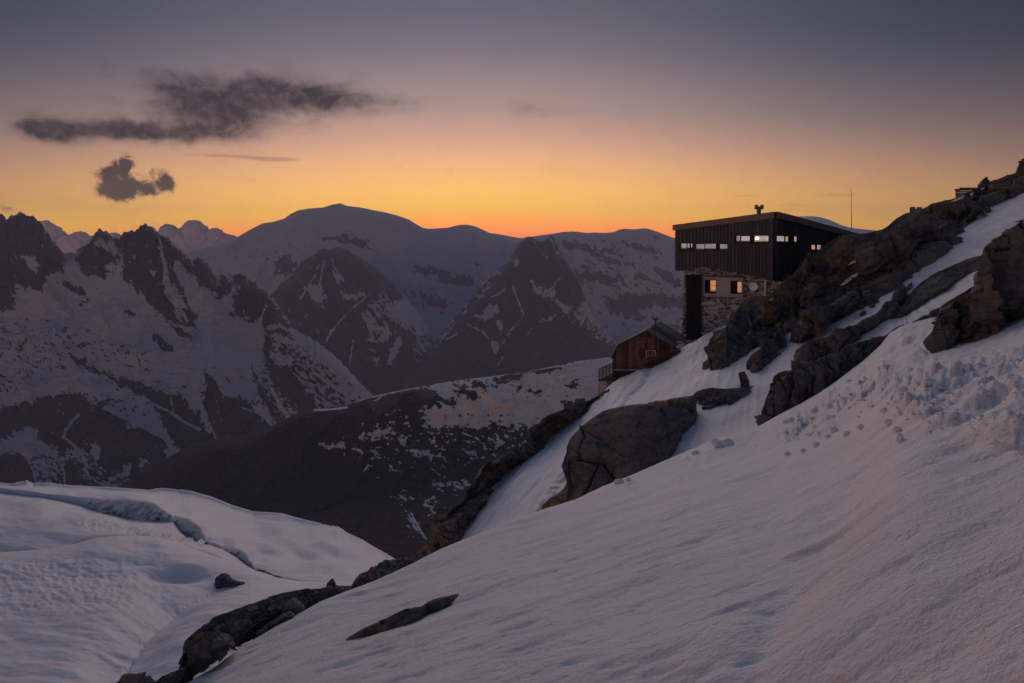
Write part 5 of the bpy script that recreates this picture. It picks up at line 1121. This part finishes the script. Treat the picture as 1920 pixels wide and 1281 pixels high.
for q in ([(1575, 536), (1586, 525), (1598, 516), (1609, 511.5), (1608.5, 518), (1600, 524), (1592, 530), (1584, 535)], [(1588, 498), (1597, 491), (1605, 487.6), (1605.4, 492), (1596, 496)], [(1442, 562), (1448, 558.6), (1452, 559), (1447, 565)],
          [(1779, 380.4), (1790, 374), (1800, 369.6), (1809, 366.6), (1805, 373), (1798, 375), (1790, 378)], [(1818.6, 363.6), (1826.6, 359.4), (1826, 364), (1823, 368), (1820, 367)], [(1837.6, 355), (1848.4, 350), (1845, 353.6), (1842, 356)]):
    patch(q, KEYS_CLIFF, .3)
# dry grass
def grass(pts, blade, mat, spread, n, seed):
    r_ = np.random.default_rng(seed); V, Fc = [], []
    for c in pts:
        for _ in range(n):
            b = c+np.array([r_.normal()*spread, r_.normal()*spread*.6, r_.normal()*spread*.25]); a = r_.uniform(0, 2*pi); L_ = blade*r_.uniform(.5, 1.2)
            d1 = np.array([cos(a)*.5-.35, sin(a)*.5-.25, .55]); d2 = d1+np.array([-.25, -.15, -.75]); w_ = np.array([sin(a), -cos(a), 0])*blade*.07
            o_ = len(V); V += [b-w_, b+w_, b+d1*L_-w_*.7, b+d1*L_+w_*.7, b+d1*L_+d2*L_*.7]; Fc += [(o_, o_+1, o_+3, o_+2), (o_+2, o_+3, o_+4)]
    o = mesh_obj('dry_grass', V, Fc, mat); return tag(o, kind='stuff')
m_grass = plain('dry_grass', (.26, .16, .085), .9, var=.4, bscale=3); m_grass2 = plain('dry_grass_dark', (.15, .085, .05), .9, var=.4, bscale=3)
rg = np.random.default_rng(11)
def scatter(poly, n, keys, r=4):
    q = np.array(poly, float); out = []
    k = 0
    while len(out) < n and k < n*20:
        k += 1; x = rg.uniform(q[:, 0].min(), q[:, 0].max()); y = rg.uniform(q[:, 1].min(), q[:, 1].max())
        if inpoly(x, y, [tuple(v) for v in poly]):
            d = depth_at(keys, x, y, r)
            if d: out.append(P(x, y, d-.05))
    return out
SPINE = ['craggy dark rock spine along the left edge of the snow gully']
g1 = scatter([(1426, 557), (1445, 552), (1470, 528), (1500, 508), (1525, 480), (1560, 458), (1590, 470), (1560, 500), (1545, 520), (1520, 545), (1480, 575), (1450, 590), (1430, 575)], 120, KEYS_CLIFF)
grass(g1[:45], .38, m_grass, .30, 20, 1); grass(g1[60:90], .34, m_grass2, .34, 20, 2)
g2 = scatter([(905, 890), (925, 880), (960, 862), (990, 850), (1010, 815), (1030, 795), (1060, 778), (1085, 768), (1075, 785), (1040, 808), (1010, 835), (985, 855), (940, 885), (915, 905)], 90, SPINE)
grass(g2[:40], .30, m_grass, .28, 16, 3); grass(g2[55:80], .28, m_grass2, .3, 16, 4)
g3 = scatter([(783, 1040), (800, 1018), (815, 1005), (830, 1005), (820, 1030), (800, 1041)], 30, SPINE); grass(g3[:12], .22, m_grass, .2, 16, 5)
g4 = []
for a, b, n_ in (((1208, 690), (1254, 664), 26), ((1234, 687), (1273, 659), 30), ((1210, 691), (1235, 675), 16)):
    for k in range(n_):
        t_0 = rg.random(); g4.append(P(a[0]+(b[0]-a[0])*t_0, a[1]+(b[1]-a[1])*t_0+rg.normal()*1.2, 56.2+rg.normal()*.1))
grass(g4, .34, m_grass, .22, 34, 6)
g5 = scatter([(1100, 772), (1110, 757), (1128, 745), (1140, 736), (1140, 742), (1120, 760)], 25, SPINE); grass(g5, .3, m_grass2, .22, 30, 7)
# rolled lumps of snow
CL = [(1357, 829, 15, 'big double snowball resting on the edge of the near snow right of the huge boulder'), (1341, 826, 7, 'snow lump touching the left side of the big double snowball'), (1304, 848, 6.5, 'small snow lump on the crest midway between the huge boulder and the big double snowball'),
      (1161, 902, 9, 'angular snow block leaning at the foot of the huge boulder'), (1178, 898, 5, 'little snow lump just right of the angular snow block at the boulder foot'),
      (1564, 806, 8.5, 'upright snow lump with a crumbled trail, between the big double snowball and the cone-shaped lump'), (1588, 812, 6.5, 'crumbled snow lump just right of the upright snow lump'), (1552, 816, 5, 'low snow lump just left of the upright snow lump'),
      (1687, 820, 10, 'cone-shaped snow lump casting a long furrow on the open slope'), (1682, 803, 7, 'snow lump right behind the cone-shaped one'), (1530, 832, 6.5, 'round snow lump down-left of the upright snow lump'), (1506, 843, 5, 'tiny curled snow lump, second in the short row leading down left'), (1477, 850, 6, 'ragged snow lump at the lower left end of the short row'),
      (1484, 787, 7.5, 'snow lump lying below the foot of the large rock wall'), (1473, 790, 5, 'smaller snow lump beside the one below the large rock wall'), (1549, 764, 8.5, 'rounded snow lump at the left border of the avalanche debris'), (1527, 768, 6.5, 'snow lump just left of the rounded one at the debris border'),
      (1692, 729, 9, 'tall pale snow lump high in the avalanche debris'), (1634, 730, 7.5, 'snow lump in the upper left of the avalanche debris'), (1660, 768, 8.5, 'chunky snow lump in the middle of the avalanche debris'), (1667, 790, 8, 'snow lump at the lower border of the avalanche debris'), (1792, 780, 11, 'broad snow lump in the right part of the avalanche debris'), (1614, 799, 6.5, 'low snow lump below the avalanche debris')]
for i, (x, y, r_, lb) in enumerate(CL):
    d = depth_at(['near_slope'], x, y+r_*.45, 6)
    if not d: continue
    c = P(x, y+r_*.25, d); s_ = d/F*r_
    v, f = ico(4, 1.0); u = v/np.linalg.norm(v, axis=1)[:, None]
    v = u*(1+.30*fbm(u*1.5+i*7.1, 3)+.10*fbm(u*6+i*3.3, 2))[:, None]
    if i == 0: v = np.concatenate([v*.85+[.35, 0, 0], v[:, [1, 0, 2]]*.66+[-.55, 0, -.1]]); f = np.concatenate([f, f+len(u)])
    sc3 = {8: (.62, .7, 1.25), 5: (.8, .8, 1.2), 3: (1.1, .8, .8)}.get(i, (1.1, .9, .8))
    o = mesh_obj('snow_lump', v*s_*np.array(sc3)+c, f, MS_patch, smooth=True); tag(o, lb, 'snow lump', 'loose lumps of snow')
poly = [(1540, 745), (1640, 675), (1700, 690), (1760, 700), (1920, 650), (1920, 850), (1800, 818), (1700, 800), (1640, 780), (1560, 800), (1500, 830), (1430, 840), (1480, 790)]
pts = scatter(poly, 300, ['near_slope'], 4); V, Fc = [], []; n0 = 0
v0, f0 = ico(2, 1.0)
for k, c in enumerate(pts):
    r_ = c[1]/F*min(7.5, .9+rg.exponential(1.5)); u = v0*(1+.35*perlin(v0*1.3+k*1.7))[:, None]*np.array([1.25, 1.1, .6]); V.append(u*r_+c+np.array([0, 0, -.28*r_])); Fc.append(f0+n0); n0 += len(u)
o = mesh_obj('snow_debris', np.concatenate(V), np.concatenate(Fc), MS_patch, smooth=True); tag(o, kind='stuff')

# ------------------------------------------------------------------ clouds and haze
m_cloud, t_, b_s = new_mat('cloud_billow'); b_s.inputs['Base Color'].default_value = (.62, .58, .62, 1); b_s.inputs['Roughness'].default_value = 1
b_s.inputs['Specular IOR Level'].default_value = 0
def cumulus(puffs, D, label, seed):
    V, Fc, n0 = [], [], 0
    v0, f0 = ico(5, 1.0); s_ = D/F
    for k, (x, y, r_) in enumerate(puffs):
        q = v0*1.0; rr_ = r_*s_
        g = 1+.34*(1-2*np.abs(perlin(q*1.9+seed+k*3.1)))*.6+.22*(1-2*np.abs(perlin(q*4.3+seed+k)))*.5+.10*fbm(q*11+k, 3)
        V.append(q*g[:, None]*rr_*np.array([1.05, .8, .9])+P(x, y, D+(k % 3)*120)); Fc.append(f0+n0); n0 += len(q)
    o = mesh_obj('cloud', np.concatenate(V), np.concatenate(Fc), m_cloud, smooth=True); return tag(o, label, 'cloud')
cumulus([(86, 428, 13), (97, 444, 20), (112, 460, 22), (132, 462, 20), (150, 452, 16), (170, 462, 18), (90, 470, 24), (215, 462, 22), (75, 424, 7)], 16800, 'grey cumulus bank filling the gap between the left peaks', 7)
cumulus([(316, 436, 14), (330, 452, 20), (350, 444, 16), (363, 432, 17), (372, 447, 24), (392, 452, 20), (404, 442, 13), (422, 452, 13), (436, 450, 8), (350, 468, 26), (400, 470, 24), (304, 452, 16)], 16800, 'grey cumulus bank between the jagged peaks and the snow dome', 8)

lo = np.array([1e9]*3); hi = -lo
for o in sc.objects:
    if o.type == 'MESH' and o.name.split('.')[0] != 'cloud':
        w_ = np.array([0., 0, 0])
        p = o
        while p is not None: w_ += np.array(p.location[:]); p = p.parent
        n_ = len(o.data.vertices); a = np.empty(n_*3, np.float32); o.data.vertices.foreach_get('co', a); a = a.reshape(-1, 3)+w_
        lo = np.minimum(lo, a.min(0)); hi = np.maximum(hi, a.max(0))
lo -= np.array([60, 60, 1.5]); hi += np.array([60, 60, 12]); hi[2] = max(hi[2], 30)
mb = MB(); mb.box((lo+hi)/2, *((hi-lo)/2)); m = bpy.data.materials.new('haze'); m.use_nodes = True; t = NT(m.node_tree); t.n.clear()
pv = t.node('ShaderNodeVolumePrincipled', {'Color': (.60, .70, .95, 1), 'Density': 4.0e-5, 'Anisotropy': .0})
t.l.new(pv.outputs[0], t.node('ShaderNodeOutputMaterial').inputs['Volume'])
hz = mb.build('haze', m); tag(hz, kind='stuff')
print('haze box', lo, hi)
for o in sc.objects:
    if '_w' in o.keys(): del o['_w']
